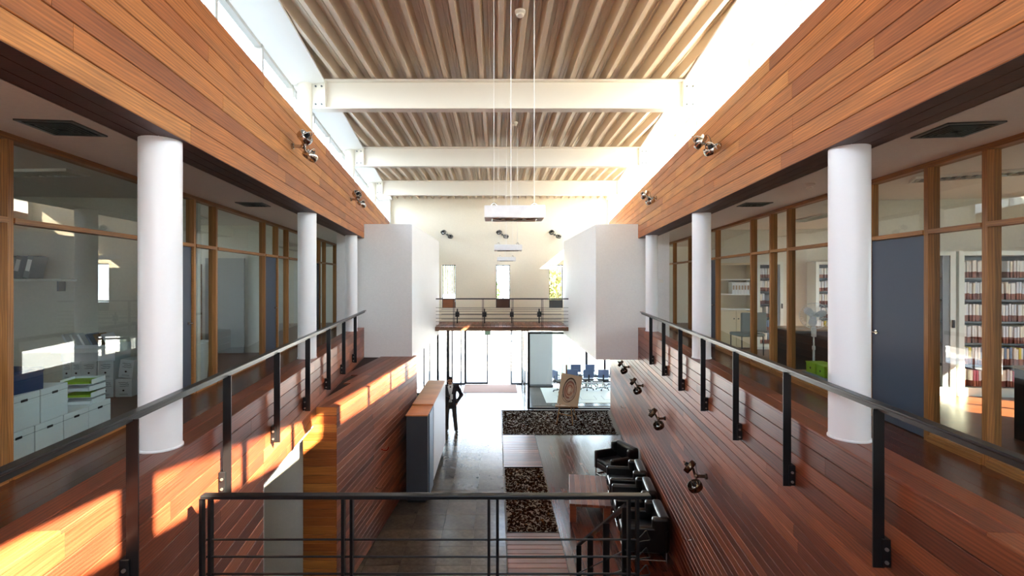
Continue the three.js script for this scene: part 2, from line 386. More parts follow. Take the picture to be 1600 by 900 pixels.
{
  const w = struct('wall_back', 'cream wall behind the viewer', 'wall');
  part('plaster', [bx(-8.5, -1.25, 0, 8.2, 4, 4.2), bx(1.45, 9, 0, 8.2, 4, 4.2), bx(-1.25, 1.45, 0, 4.9, 4, 4.2), bx(-1.25, 1.45, 7.3, 8.2, 4, 4.2)], M.cream, w);
  const n = struct('window_back', 'tall gable window behind the viewer', 'window');
  parts('frame', [bx(-1.25, -1.18, 4.9, 7.3, 4.08, 4.14), bx(1.38, 1.45, 4.9, 7.3, 4.08, 4.14), bx(0.07, 0.13, 4.97, 7.23, 4.08, 4.14), bx(-1.18, 1.38, 4.9, 4.97, 4.08, 4.14), bx(-1.18, 1.38, 7.23, 7.3, 4.08, 4.14)], M.frameGrey, n);
  part('pane', new THREE.PlaneGeometry(2.6, 2.3).translate(0.1, 6.1, 4.11), M.glass, n);
}
// outer office walls with strip windows ------------------------
let windowNo = 1;
for (const sd of [-1, 1]) {
  const nm = SIDE[sd], w = struct('wall_office_' + nm, `outer wall of the ${nm} offices`, 'wall', sidePos(sd), turnOf(sd)), s0 = S(NEAR), s1 = S(FAR), mat = M.officeWall;
  const ya = sd < 0 ? 4.5 : 4.05, yb = 5.5, spans = sd < 0 ? [[-2, -0.6], [2.6, 3.8], [8.4, 10.6], [12.5, 16]] : [[-1.5, 0.4], [4.9, 6.3], [9.2, 10.8], [14, 15.6]];
  const g = [sb(sd, 5.6, 5.85, 0, ya, s0, s1), sb(sd, 5.6, 5.85, yb, Y.ceil + 0.1, s0, s1)];
  let s = s0; for (const [a, b] of spans) { g.push(sb(sd, 5.6, 5.85, ya, yb, s, a)); s = b; } g.push(sb(sd, 5.6, 5.85, ya, yb, s, s1));
  part('plaster', g, mat, w);
  for (const [a, b] of spans) {
    const which = ['first', 'second', 'third', 'fourth'][spans.findIndex((q) => q[0] === a)];
    const n = struct('window_' + windowNo++, `strip window in the outer wall of the ${nm} offices, ${which} along`, 'window', sidePos(sd), turnOf(sd)), f = 0.05;
    part('frame', [sb(sd, 5.68, 5.74, ya, ya + f, a, b), sb(sd, 5.68, 5.74, yb - f, yb, a, b), sb(sd, 5.68, 5.74, ya, yb, a, a + f), sb(sd, 5.68, 5.74, ya, yb, b - f, b), sb(sd, 5.68, 5.74, ya, yb, (a + b) / 2 - f / 2, (a + b) / 2 + f / 2)], M.frameGrey, n);
    for (const [p, q] of [[a, (a + b) / 2], [(a + b) / 2, b]]) { const m = part('pane', new THREE.PlaneGeometry(q - p - f, yb - ya - 2 * f), M.glass, n); m.rotation.y = Math.PI / 2; m.position.set(sd * 5.71, (ya + yb) / 2, -(p + q) / 2); }
  }
  // partitions between the offices
  const parts = sd < 0 ? [7.6, 11.3] : [7.8, 12.3];
  for (const d of [...parts, FAR - 0.1]) {
    const pw = struct('wall_partition_' + nm, `partition wall across the ${nm} offices, ${d === parts[0] ? 'nearest' : d === parts[1] ? 'middle' : 'farthest'} one`, 'wall', sidePos(sd), turnOf(sd));
    part('plaster', sb(sd, sd > 0 && d === 7.8 ? 2.42 : 1.75, 5.6, Y.gal, Y.ceil, S(d), S(d) + 0.1), mat, pw);
  }
  const lw = struct('wall_below_' + nm, `ground floor outer wall on the ${nm}`, 'wall', sidePos(sd), turnOf(sd));
  part('plaster', sb(sd, 5.3, 5.55, 0, 2.86, s0, S(18.3)), M.greyWall, lw);
}
// far wall with three slot windows ------------------------------
const SLOTS = [[-2.04, -1.52], [0.0, 0.53], [2.0, 2.53]], SY = [3.72, 5.34];
{
  const w = struct('wall_far', 'cream end wall with three slot windows above the footbridge', 'wall'), g = [], z0 = -FAR - 0.22, z1 = -FAR;
  g.push(bx(-10, 10.5, SY[1], 8.1, z0, z1), bx(-10, 10.5, 2.85, SY[0], z0, z1));
  let x = -10; for (const [a, b] of SLOTS) { g.push(bx(x, a, SY[0], SY[1], z0, z1)); x = b; } g.push(bx(x, 10.5, SY[0], SY[1], z0, z1));
  part('plaster', g, M.cream, w);
  parts('corner_pier', [bx(-4.42, -3.95, 3.19, 7.8, -18.79, -18.6), bx(4.2, 4.7, 3.19, 7.8, -18.79, -18.6)], M.white, w);
  SLOTS.forEach(([a, b], i) => {
    const n = struct('window_' + windowNo++, ['left slot window with vertical blind slats in the end wall', 'middle slot window of the end wall with a dark centre mullion', 'right slot window of the end wall with branches behind it'][i], 'window');
    const f = 0.03, za = -FAR - 0.19, zb = -FAR - 0.13, m = (a + b) / 2;
    part('frame', [bx(a, a + f, ...SY, za, zb), bx(b - f, b, ...SY, za, zb), bx(a, b, SY[0], SY[0] + f, za, zb), bx(a, b, SY[1] - f, SY[1], za, zb)], M.steel, n);
    if (i === 1) part('mullion', bx(m - 0.02, m + 0.02, ...SY, za, zb), M.slate, n);
    part('pane', new THREE.PlaneGeometry(b - a, SY[1] - SY[0]).translate(m, (SY[0] + SY[1]) / 2, -FAR - 0.16), M.glass, n);
    if (i === 0) for (let k = 0; k < 6; k++) { const v = part('blind_slat', bx(-0.035, 0.035, SY[0] + 0.5, SY[1] - 0.03, -0.002, 0.002), std('#e6e2c4', 0.8), n); v.position.set(a + 0.06 + k * 0.08, 0, -FAR - 0.08); v.rotation.y = 0.5; }
    part('lower_panel', bx(a + f, b - f, SY[0], SY[0] + [0.32, 0.34, 0.3][i], -FAR - 0.12, -FAR - 0.1), [wood('#a06a48', 0.6), std('#4a2f28', 0.7), std('#3d3f42', 0.6)][i], n);
  });
}
// roof --------------------------------------------------------
{
  const r = struct('ceiling', 'corrugated steel roof deck with deep ribs', 'ceiling');
  const out = (d) => [-(1.80 + 0.5) - TAN * d, 2.05 + 0.5 + TAN * d], [a0, b0] = out(NEAR), [a1, b1] = out(FAR);
  const sh = new THREE.Shape([[a0, NEAR], [b0, NEAR], [b1, FAR], [a1, FAR]].map(([x, d]) => new THREE.Vector2(x, d)));
  part('roof_slab', new THREE.ExtrudeGeometry(sh, { depth: 0.25, bevelEnabled: false }).rotateX(-Math.PI / 2).translate(0, 7.985, 0), M.roof, r);
  const p = 0.27, prof = [[0, 0], [0.055, 0], [0.09, 0.14], [0.135, 0.14], [0.142, 0.13], [0.165, 0.13], [0.172, 0.14], [0.195, 0.14], [0.202, 0.13], [0.222, 0.13], [0.229, 0.14], [0.235, 0.14], [0.27, 0]];
  const th = 0.004, loop = [...prof, ...prof.slice().reverse().map(([x, y]) => [x, y + th])], ribShape = new THREE.Shape(loop.map(([x, y]) => new THREE.Vector2(x, y)));
  for (let k = -17; k < 19; k++) {
    const x = 0.03 + k * p, lim = Math.max(NEAR, (Math.max(-x - 2.15, x + p - 2.4)) / TAN); if (lim > FAR - 0.5) continue;
    part('rib', new THREE.ExtrudeGeometry(ribShape, { depth: FAR - lim, bevelEnabled: false }).translate(x, Y.roof + 0.01, -FAR), M.deckSheet, r);
  }
}
// clerestory windows: three lights to a bay -----------------------
{
  const edges = [NEAR, ...COLS, FAR];
  for (const sd of [-1, 1]) for (let i = 0; i < edges.length - 1; i++) {
    const a = S(edges[i]), b = S(edges[i + 1]), n = struct('window_' + windowNo++, `clerestory window strip on the ${SIDE[sd]}, bay ${['behind the viewer', 'nearest the viewer', 'before the first visible beam', 'between the first and second visible beam', 'between the second and third visible beam', 'next to the end wall'][i]}`, 'window', sidePos(sd), turnOf(sd));
    const f = 0.055, y0 = Y.clad - 0.01, y1 = Y.head + 0.02, k = 3, w = (b - a) / k, mat = M.clerestoryFrame;
    part('frame', [sb(sd, 0.38, 0.46, y0, y0 + f, a, b), sb(sd, 0.38, 0.46, y1 - f, y1, a, b)], mat, n);
    for (let j = 0; j <= k; j++) part('mullion', sb(sd, 0.37, 0.47, y0, y1, Math.max(a, a + j * w - f * 0.6), Math.min(b, a + j * w + f * 0.6)), mat, n);
    for (let j = 0; j < k; j++) { const m = part('pane', new THREE.PlaneGeometry(w - f, y1 - y0 - 2 * f), M.glass, n); m.rotation.y = Math.PI / 2; m.position.set(sd * 0.42, (y0 + y1) / 2, -(a + (j + 0.5) * w)); }
  }
}
// white pods ----------------------------------------------------
for (const [sd, x0, x1, lab] of [[-1, -3.9, -2.05, 'large white box shaped pod hanging over the hall beside the left gallery'], [1, 2.44, 4.24, 'large white box shaped pod hanging over the hall beside the right gallery']]) {
  const p = struct('wall_pod_' + SIDE[sd], lab, 'pod');
  part('shell', rbx(x0, x1, 2.84, 6.16, -18.0, -12.2, 0.008, 1), M.white, p);
  if (sd > 0) part('thermostat', rbx(3.98, 4.08, 4.72, 4.8, -12.2, -12.175, 0.006, 1), M.panel, p);
}
// footbridge ------------------------------------------------------
{
  const b = struct('floor_footbridge', 'footbridge with slatted timber deck below the slot windows', 'footbridge');
  part('edge_beam', [bx(-3.8, 4.1, 3.06, 3.165, -16.95, -16.8), bx(-3.8, 4.1, 2.95, 3.15, -18.79, -18.6)], wood('#8a6f58', 0.5), b);
  const g = plankGeo(1.95, 0.128, 0.03, 0.003);
  for (let k = 0; k < 33; k++) { const m = part('deck_slat', k % 4 ? g : plankGeo(1.95, 0.128, 0.03, 0.003), pick(DECKWOOD), b); m.quaternion.copy(flatAlong); m.position.set(-2.02 + 0.14 * k, 3.16, -16.8); }
}
{ // landing and stair below the picture's lower edge
  const l = struct('floor_landing', 'steel and timber stair landing below the viewer', 'landing');
  part('slab', [bx(-2.0, 1.9, 3.0, 3.19, -1.6, 4), bx(-2.05, 2.1, 2.2, 2.35, -3.55, -2.3)], REDWOOD[1], l);
}
// ---------------------------------------------------------------- glazed office fronts
const GLZ = { '-1': 1.645, 1: 1.70 };
const HEAD = 5.30;                                                // door head and transom
let doorNo = 1;
function glazing(sd, posts, kinds) {
  const nm = SIDE[sd], o0 = GLZ[sd], o1 = o0 + 0.11, om = o0 + 0.055, P = sidePos(sd), T = turnOf(sd);
  const fr = struct('trim_glazing_' + nm, `oak framed glazed partition along the ${nm} gallery`, 'glazed partition', P, T);
  const ss = posts.map((d) => S(d)), a = ss[0], b = ss[ss.length - 1], w = 0.058;
  const wp = (g) => { const u = g.attributes.uv; for (let i = 0; i < u.count; i++) { const x = u.getX(i); u.setXY(i, u.getY(i), x); } return g; };   // grain runs up the posts
  ss.forEach((s, i) => part('post', wp(sb(sd, o0, o1, Y.gal, Y.ceil, s - w / 2, s + w / 2)), OAK[i % 3], fr));
  part('head_rail', sb(sd, o0 - 0.005, o1 + 0.005, Y.ceil - 0.05, Y.ceil, a, b), OAK[1], fr);
  for (let i = 0; i < kinds.length; i++) {
    const p = ss[i] + w / 2, q = ss[i + 1] - w / 2;
    part('transom', sb(sd, o0 - 0.012, o1 - 0.01, HEAD - 0.022, HEAD + 0.022, p, q), OAK[(i + 1) % 3], fr);
    const top = part('pane', new THREE.PlaneGeometry(q - p, Y.ceil - 0.05 - HEAD - 0.022), M.officeGlass, fr); top.rotation.y = Math.PI / 2; top.position.set(sd * om, (Y.ceil - 0.05 + HEAD + 0.022) / 2, -(p + q) / 2);
    if (kinds[i] === 'g') {
      part('bottom_rail', sb(sd, o0 - 0.012, o1, Y.gal, Y.gal + 0.06, p, q), OAK[i % 3], fr);
      part('glazing_bead', sb(sd, o0 + 0.01, o1 - 0.02, Y.gal + 0.06, Y.gal + 0.085, p, q), OAK[2], fr);
      const m = part('pane', new THREE.PlaneGeometry(q - p, HEAD - 0.022 - Y.gal - 0.06), M.officeGlass, fr); m.rotation.y = Math.PI / 2; m.position.set(sd * om, (HEAD - 0.022 + Y.gal + 0.06) / 2, -(p + q) / 2);
    } else {
      const d = struct('door_' + doorNo++, kinds[i][1], 'door', P, T), mat = kinds[i][0] === 's' ? M.slate : M.greyDoor;
      part('leaf', sb(sd, om - 0.022, om + 0.022, Y.gal + 0.01, HEAD - 0.03, p + 0.012, q - 0.012), mat, d);
      parts('jamb', [sb(sd, o0 + 0.01, o1 - 0.01, Y.gal, HEAD - 0.022, p, p + 0.012), sb(sd, o0 + 0.01, o1 - 0.01, Y.gal, HEAD - 0.022, q - 0.012, q)], OAK[0], d);
      const hs = kinds[i][2] > 0 ? q - 0.09 : p + 0.09, hd = kinds[i][2] > 0 ? -1 : 1, ox = sd * (om - 0.022);
      const h = part('handle', [bar([ox, 4.2, -hs], [ox - sd * 0.05, 4.2, -hs], 0.009), bar([ox - sd * 0.05, 4.2, -hs], [ox - sd * 0.05, 4.2, -hs - hd * 0.12], 0.009), cyl(0.024, 0.024, 0.008).rotateZ(Math.PI / 2).translate(ox, 4.2, -hs)], M.chrome, d);
      parts('hinge', [0.25, 1.05, 1.85].map((y) => cyl(0.011, 0.011, 0.1, sd * (om - 0.026), Y.gal + y, -(kinds[i][2] > 0 ? p + 0.01 : q - 0.01), 10)), M.chrome, d);
    }
  }
  return fr;
}
glazing(-1, [-1.8, 0.2, 2.2, 4.23, 6.3, 7.3, 8.0, 10.2, 11.0, 11.75, 14.0, 14.9, 15.6, 17.2, 18.7], ['g', 'g', 'g', 'g', ['s', 'slate grey office door just behind the nearest left column', 1], 'g', 'g', ['s', 'slate grey door beside the second left column', 1], 'g', 'g', ['s', 'far slate grey door at the end of the left gallery', 1], 'g', 'g', 'g']);
glazing(1, [-1.5, 0.6, 2.6, 4.56, 5.25, 6.2, 6.8, 8.25, 8.9, 9.76, 11.84, 12.8, 14.2, 16.0, 18.7], ['g', 'g', 'g', 'g', ['s', 'slate blue office door behind the nearest right column', 1], 'g', 'g', 'g', 'g', 'g', ['s', 'slate grey door behind the second right column', -1], 'g', 'g', 'g']);

// ---------------------------------------------------------------- columns, beams
const colPlace = ['just behind the viewer', 'nearest the viewer', 'second from the viewer', 'third from the viewer', 'beside the pod'];
const protoCol = new Map();
for (const sd of [-1, 1]) COLS.forEach((d, i) => {
  if (i === 4) return;
  const dd = i === 1 ? (sd < 0 ? 3.57 : 3.78) : d, [x, z] = at(sd, 0.17, S(dd));
  const c = thing('round_column', `thick white round column on the ${SIDE[sd]} parapet, ${colPlace[i]}`, 'column', [x, Y.kerb, z], turnOf(sd), 'gallery columns');
  part('shaft', cyl(0.134, 0.134, Y.soffit - Y.kerb + 0.01, 0, 0, 0, 48), M.column, c);
  part('base_ring', lathe([[0.134, 0.0], [0.142, 0.0], [0.142, 0.012], [0.134, 0.016]], 48), M.column, c);
});
for (const sd of [-1, 1]) COLS.forEach((d, i) => {
  const [x, z] = at(sd, 0.2, S(d));
  const c = thing('clerestory_column', `slim white round column between the ${SIDE[sd]} clerestory windows, ${['behind the viewer', 'out above the viewer', 'at the first visible beam', 'at the second visible beam', 'at the third visible beam'][i]}`, 'column', [x, Y.clad - 0.005, z], 0, 'clerestory columns');
  part('shaft', cyl(0.105, 0.105, 7.78 - Y.clad, 0, 0, 0, 36), M.beam, c);
  part('cap_plate', cyl(0.12, 0.12, 0.02, 0, 7.77 - Y.clad, 0, 36), M.beam, c);
});
COLS.forEach((d, i) => {
  const xl = -(1.80 + TAN * d), xr = 2.05 + TAN * d, b = thing('steel_beam', `cream steel I-beam across the roof, ${['behind the viewer', 'above the viewer', 'nearest in view', 'second in view', 'third in view'][i]}`, 'beam', [0, 7.37, -d], 0, 'roof beams');
  const h = 0.44, fw = 0.09, L = xl + 0.12, R = xr - 0.12;
  part('web', bx(L, R, 0.016, h - 0.016, -0.006, 0.006), M.beam, b);
  part('bottom_flange', rbx(xl - 0.06, xr + 0.06, 0, 0.02, -fw, fw, 0.004, 1), M.beam, b);
  part('top_flange', bx(L - 0.1, R + 0.1, h - 0.02, h, -fw, fw), M.beam, b);
  for (const [s, e] of [[-1, L], [1, R]]) {
    const p = part('end_plate', bx(e - 0.008, e + 0.008, 0.02, h - 0.02, -fw, fw), M.beam, b);
    const st = part('splice_plate', bx(s < 0 ? e - 0.24 : e, s < 0 ? e : e + 0.24, 0.03, h - 0.02, -0.012, 0.012), M.beam, b);
    for (const bx_ of [0.07, 0.16]) for (const y of [0.09, 0.36]) { const n = cyl(0.014, 0.014, 0.014, 0, 0, 0, 6).rotateX(Math.PI / 2).translate(e + s * bx_, y, 0.012); part('bolt', n, M.cabinetIn, st); }
  }
});

// ---------------------------------------------------------------- gallery balustrades
function galleryRail(sd, first, step, end, label) {
  const r = thing('gallery_railing', label, 'railing', sidePos(sd), turnOf(sd), 'gallery railings'), o = -0.065;
  const a = S(-3), b = S(end);
  part('handrail', rbx(sd * (o - 0.03), sd * (o + 0.03), 4.055, 4.072, -b, -a, 0.005, 2), M.railTop, r);
  part('rail_web', bx(sd * (o - 0.006), sd * (o + 0.006), 4.02, 4.056, -b + 0.05, -a), M.steel, r);
  const post = [bx(-0.032, 0.032, 3.06, 4.03, -0.005, 0.005), bx(-0.005, 0.005, 3.06, 4.03, -0.045, -0.005)].map((g) => g);
  const pg = join(post), plate = bx(sd > 0 ? 0.0 : -0.05, sd > 0 ? 0.05 : 0, 3.07, 3.22, -0.045, -0.033), bolts = [3.105, 3.185].map((y) => cyl(0.011, 0.011, 0.01, 0, 0, 0, 10).rotateX(Math.PI / 2).translate(0, y, 0.009));
  const lug = rbx(sd > 0 ? 0.01 : -0.062, sd > 0 ? 0.062 : -0.01, 3.07, 3.24, -0.05, 0.018, 0.004, 1);
  const bg = bolts.map((g) => g.translate(sd * 0.032, 0, 0.014));
  for (let d = first; d < end - 0.3; d += step) {
    const p = part('post', pg, M.steel, r); p.position.set(sd * o, 0, -S(d));
    const l = part('fixing_lug', lug, M.steel, p); parts('bolt', bg, M.bolt, l);
  }
}
galleryRail(-1, 2.83 - 1.275 * 4, 1.275, 11.9, 'dark steel balustrade with one handrail along the left gallery');
galleryRail(1, 3.05 - 1.2 * 4, 1.2, 11.4, 'dark steel balustrade with one handrail along the right gallery');

// near landing railing with thin rods
{
  const z = -3.5, yr = EYE - 1.526, r = thing('landing_railing', 'dark steel railing with thin rods crossing the foreground', 'railing', [0, 0, z]), x0 = -2.06, x1 = 1.08, yb = 2.35;
  part('handrail', rbx(x0, x1, yr - 0.014, yr + 0.014, -0.03, 0.03, 0.006, 2), M.railTop, r);
  for (const x of [-2.03, -1.04, -0.02, 0.96]) for (const k of [-1, 1]) part('post', bx(x + k * 0.03 - 0.01, x + k * 0.03 + 0.01, yb, yr - 0.014, -0.022, 0.022), M.steel, r);
  [0.305, 0.425, 0.545, 0.665, 0.785].forEach((k) => { part('rod', bar([x0 + 0.03, yr - k, 0], [1.0, yr - k, 0], 0.0075, 8), M.steel, r); });
  [0.305, 0.425, 0.545].forEach((k) => part('rod_end', tube([[0.99, yr - k, 0], [1.06, yr - k + 0.05, -0.02], [1.085, yr - k - 0.012, -0.02], [0.99, yr - k - 0.02, 0]].flatMap((p, i, a) => (i < a.length - 1 ? [p, p.map((v, j) => v * 0.5 + a[i + 1][j] * 0.5)] : [p])), 0.0035, 40, 6), M.steel, r));
}
// stair and its sloping rail
{
  const st = thing('staircase', 'timber stair descending from the landing on the right', 'staircase', [0, 0, 0]);
  for (let k = 0; k < 13; k++) part('tread', bx(1.06, 2.15, 2.35 - 0.168 * (k + 1) - 0.04, 2.35 - 0.168 * (k + 1), -3.58 - 0.255 * (k + 1), -3.53 - 0.255 * k), REDWOOD[k % 4], st);
  parts('stringer', [flatBar([1.04, 2.2, -3.55], [1.04, 0.02, -6.95], 0.03, 0.2), flatBar([2.16, 2.2, -3.55], [2.16, 0.02, -6.95], 0.03, 0.2)], M.steel, st);
  const r = thing('stair_railing', 'black steel stair rail sloping down behind the foreground railing', 'railing', [0.94, 0, 0]);
  const y = (d) => EYE - 1.57 - 0.67 * (d - 3.5);
  part('handrail', [flatBar([0, y(3.56), -3.56], [0, y(5.7), -5.7], 0.045, 0.016)], M.railTop, r);
  for (const d of [3.62, 4.26, 4.98, 5.66]) part('post', bx(-0.028, 0.028, y(d) - 1.1, y(d) - 0.012, -d - 0.006, -d + 0.006), M.steel, r);
  for (const k of [0.32, 0.46, 0.6]) part('rod', bar([0, y(3.6) - k, -3.6], [0, y(5.66) - k, -5.66], 0.006), M.steel, r);
}
// footbridge railing
{
  const r = thing('footbridge_railing', 'dark railing with thin rods along the footbridge', 'railing', [0, 0, -16.84]), yr = 4.14;
  part('handrail', rbx(-2.03, 2.46, yr - 0.02, yr + 0.02, -0.025, 0.025, 0.006, 1), M.railTop, r);
  for (const x of [-1.42, -0.44, 0.56, 1.56]) for (const k of [-1, 1]) { const p = part('post', bx(x + k * 0.02 - 0.007, x + k * 0.02 + 0.007, 2.98, yr - 0.02, -0.02, 0.02), M.steel, r); if (k > 0) part('clamp', rbx(x - 0.035, x + 0.035, 3.06, 3.13, 0.02, 0.04, 0.004, 1), M.steel, p); }
  for (let k = 0; k < 6; k++) part('rod', bar([-2.03, yr - 0.3 - k * 0.118, 0], [2.46, yr - 0.3 - k * 0.118, 0], 0.007, 6), M.steel, r);
  const b = thing('footbridge_railing', 'low rear railing with square brackets at the end wall side', 'railing', [0, 0, -18.3]), yb = 3.72;
  for (const x of [-1.42, -0.42, 0.58, 1.58]) { const p = part('post', bx(x - 0.02, x + 0.02, 3.19, yb, -0.02, 0.02), M.steel, b); part('bracket', rbx(x - 0.07, x + 0.07, 3.42, 3.6, -0.02, 0.05, 0.01, 1), M.black, p); }
  for (const y of [3.7, 3.52, 3.34]) part('rod', bar([-2.0, y, 0], [2.4, y, 0], 0.008, 6), M.steel, b);
}

// ---------------------------------------------------------------- twin spotlights on the walls
function spotlight(mat, label) {           // own axes: wall behind at z = 0, sticking out to +z
  const s = thing('twin_spotlight', label, 'spotlight', [0, 0, 0], 0, 'twin wall spotlights');
  part('wall_plate', [cyl(0.03, 0.03, 0.02, 0, 0, 0, 20).rotateX(Math.PI / 2).translate(0, 0, 0)], mat, s);
  part('arm', [bar([0, 0, 0.0], [0, 0, 0.11], 0.018, 12), bar([-0.09, 0.045, 0.12], [0.09, -0.055, 0.12], 0.013, 10), new THREE.SphereGeometry(0.026, 14, 10).translate(0, 0, 0.11)], mat, s);
  for (const [x, y, tx, tz] of [[-0.1, 0.06, 0.9, 0.35], [0.1, -0.07, 0.55, -0.2]]) {
    const h = new THREE.Group(); h.name = 'lamp_head'; h.position.set(x, y, 0.15); h.rotation.set(tx, 0, tz); h.scale.setScalar(1.2); s.add(h);
    part('ring', lathe([[0.05, -0.022], [0.062, -0.022], [0.065, 0.0], [0.062, 0.026], [0.054, 0.026], [0.05, -0.022]], 28), mat, h);
    part('reflector', lathe([[0.0, 0.014], [0.02, 0.013], [0.04, 0.002], [0.051, -0.018]], 28), M.chrome, h);
    part('bulb', new THREE.SphereGeometry(0.017, 14, 10).translate(0, -0.006, 0), std('#f4f2ea', 0.2), h);
    part('bracket', new THREE.TorusGeometry(0.07, 0.004, 6, 24, Math.PI), mat, h);
    part('heat_sink', [cyl(0.022, 0.016, 0.03, 0, 0.02, 0, 14)], M.black, h);
  }
  s.scale.setScalar(1.25);
  part('cable', tube([[0.02, 0.0, 0.1], [0.0, 0.07, 0.11], [-0.05, 0.12, 0.11], [-0.1, 0.11, 0.13]], 0.003, 20, 5), M.black, s);
  return s;
}
const spot0 = spotlight(M.chrome, 'chrome twin spotlight on the left cedar cladding, nearer one');
const spotC = spotlight(std('#6f6f6a', 0.4, { metalness: 0.4 }), 'grey twin spotlight high on the cream end wall, left of three');
const spotB = spotlight(M.bronze, 'bronze twin spotlight on the lower right plank wall, nearest one');
{
  let usedA = false, usedB = false;
  const put = (proto, first, pos, turn, label) => { if (first) { proto.position.set(...pos); proto.rotation.y = turn; proto.userData.label = label; return proto; } return clone(proto, pos, turn, label); };
  const onWall = (sd, d, y) => { const [x, z] = at(sd, 0, S(d)); return [[x, y, z], turnOf(sd) + (sd < 0 ? Math.PI / 2 : -Math.PI / 2)]; };
  let A = 0, B = 0;
  for (const [sd, d, y, l] of [[-1, 6.15, 6.46, 'chrome twin spotlight on the left cedar cladding, nearer one'], [-1, 10.3, 6.46, 'chrome twin spotlight on the left cedar cladding, farther one'], [1, 6.15, 6.46, 'chrome twin spotlight on the right cedar cladding, nearer one'], [1, 10.0, 6.44, 'chrome twin spotlight on the right cedar cladding, farther one']]) { const [p, t] = onWall(sd, d, y); put(spot0, !A++, p, t, l); }
  for (const [d, y, l] of [[6.7, 2.17, 'nearest one'], [9.2, 2.25, 'second one'], [11.5, 2.36, 'third one'], [13.7, 2.4, 'farthest one']]) { const [p, t] = onWall(1, d, y); put(spotB, !B++, p, t, 'bronze twin spotlight on the lower right plank wall, ' + l); }
  for (const [x, l] of [[-1.83, 'left'], [0.24, 'middle'], [2.2, 'right']]) put(spotC, l === 'left', [x, 6.47, -FAR], 0, `grey twin spotlight high on the cream end wall, ${l} of three`);
}
// coat hooks and small wall fittings
function hook(pos, turn, label, mat) { const h = thing('wall_hook', label, 'hook', pos, turn, 'small wall fittings'); part('plate', cyl(0.016, 0.016, 0.008).rotateX(Math.PI / 2), mat, h); part('curl', tube([[0, 0, 0.004], [0.0, -0.012, 0.05], [0.0, -0.012, 0.1], [0, 0.02, 0.13], [0, 0.05, 0.135]], 0.008, 24, 8), mat, h); return h; }
{
  const right = (d, y, l, m) => { const [x, z] = at(1, 0, S(d)); hook([x, y, z], turnOf(1) - Math.PI / 2, l, m); };
  right(7.45, 0.93, 'curled chrome hook low on the right plank wall near the railing', M.chrome);
  right(14.3, 1.13, 'small chrome hook far along the right plank wall', M.chrome);
  const lx = (d) => -2.36 + 0.08 * (d - 7.4);
  hook([lx(9.2), 0.97, -9.2], Math.PI / 2 - PHI, 'curled chrome hook on the long face of the plank block', M.chrome);
  hook([lx(9.55), 1.56, -9.55], Math.PI / 2 - PHI, 'small red fitting on the long face of the plank block', M.red);
}
// ---------------------------------------------------------------- pendants
{
  const makePendant = (label) => {
    const p = thing('pendant_light', label, 'pendant light', [0, 0, 0], 0, 'white pendant lights');
    const sh = new THREE.Shape([[-0.27, -0.15], [0.27, -0.15], [0.27, 0.15], [-0.27, 0.15]].map(([a, b]) => new THREE.Vector2(a, b)));
    const hole = new THREE.Path(); const hw = 0.2, hh = 0.1, r = 0.04;
    hole.moveTo(-hw + r, -hh); hole.lineTo(hw - r, -hh); hole.quadraticCurveTo(hw, -hh, hw, -hh + r); hole.lineTo(hw, hh - r); hole.quadraticCurveTo(hw, hh, hw - r, hh); hole.lineTo(-hw + r, hh); hole.quadraticCurveTo(-hw, hh, -hw, hh - r); hole.lineTo(-hw, -hh + r); hole.quadraticCurveTo(-hw, -hh, -hw + r, -hh);
    sh.holes.push(hole);
    part('housing', new THREE.ExtrudeGeometry(sh, { depth: 0.1, bevelEnabled: true, bevelSize: 0.006, bevelThickness: 0.006, bevelSegments: 2 }).rotateX(-Math.PI / 2), M.white, p);
    part('lid', bx(-0.265, 0.265, 0.096, 0.108, -0.145, 0.145), M.white, p);
    part('bezel', tube([[-0.2, -0.006, -0.1], [0, -0.006, -0.1], [0.2, -0.006, -0.1], [0.205, -0.006, 0], [0.2, -0.006, 0.1], [0, -0.006, 0.1], [-0.2, -0.006, 0.1], [-0.205, -0.006, 0]], 0.007, 60, 6, true), M.chrome, p);
    for (const x of [-0.1, 0.1]) { const d = part('reflector', lathe([[0.02, 0.08], [0.06, 0.07], [0.09, 0.03], [0.097, 0.002], [0.1, 0.002], [0.1, 0.085], [0.02, 0.09]], 28).translate(x, 0, 0), M.bronze, p); part('bulb', new THREE.SphereGeometry(0.026, 16, 12).translate(x, 0.04, 0), std('#ffffff', 0.25), d); }
    parts('hanger', [tube([[0.16, 0.1, 0], [0.17, 0.135, 0], [0.19, 0.15, 0], [0.21, 0.135, 0], [0.22, 0.1, 0]], 0.007, 24, 6), tube([[-0.22, 0.1, 0], [-0.21, 0.135, 0], [-0.19, 0.15, 0], [-0.17, 0.135, 0], [-0.16, 0.1, 0]], 0.007, 24, 6)], M.chrome, p);
    parts('suspension_wire', [bar([0.19, 0.15, 0], [0.19, 2.46, 0], 0.004, 6), bar([-0.19, 0.15, 0], [-0.19, 2.46, 0], 0.0025, 6), bar([-0.03, 0.1, 0], [-0.03, 2.46, 0], 0.004, 6)], M.panel, p);
    return p;
  };
  const p0 = makePendant('white twin pendant lamp on long wires, nearest the viewer');
  p0.position.set(0.17, EYE + 0.56, -4.7);
  clone(p0, [0.24, EYE + 0.56, -10], 0, 'white twin pendant lamp on wires, middle one in front of the end wall');
  clone(p0, [0.31, EYE + 0.53, -15], 0, 'white twin pendant lamp on wires, farthest and lowest in view');
}
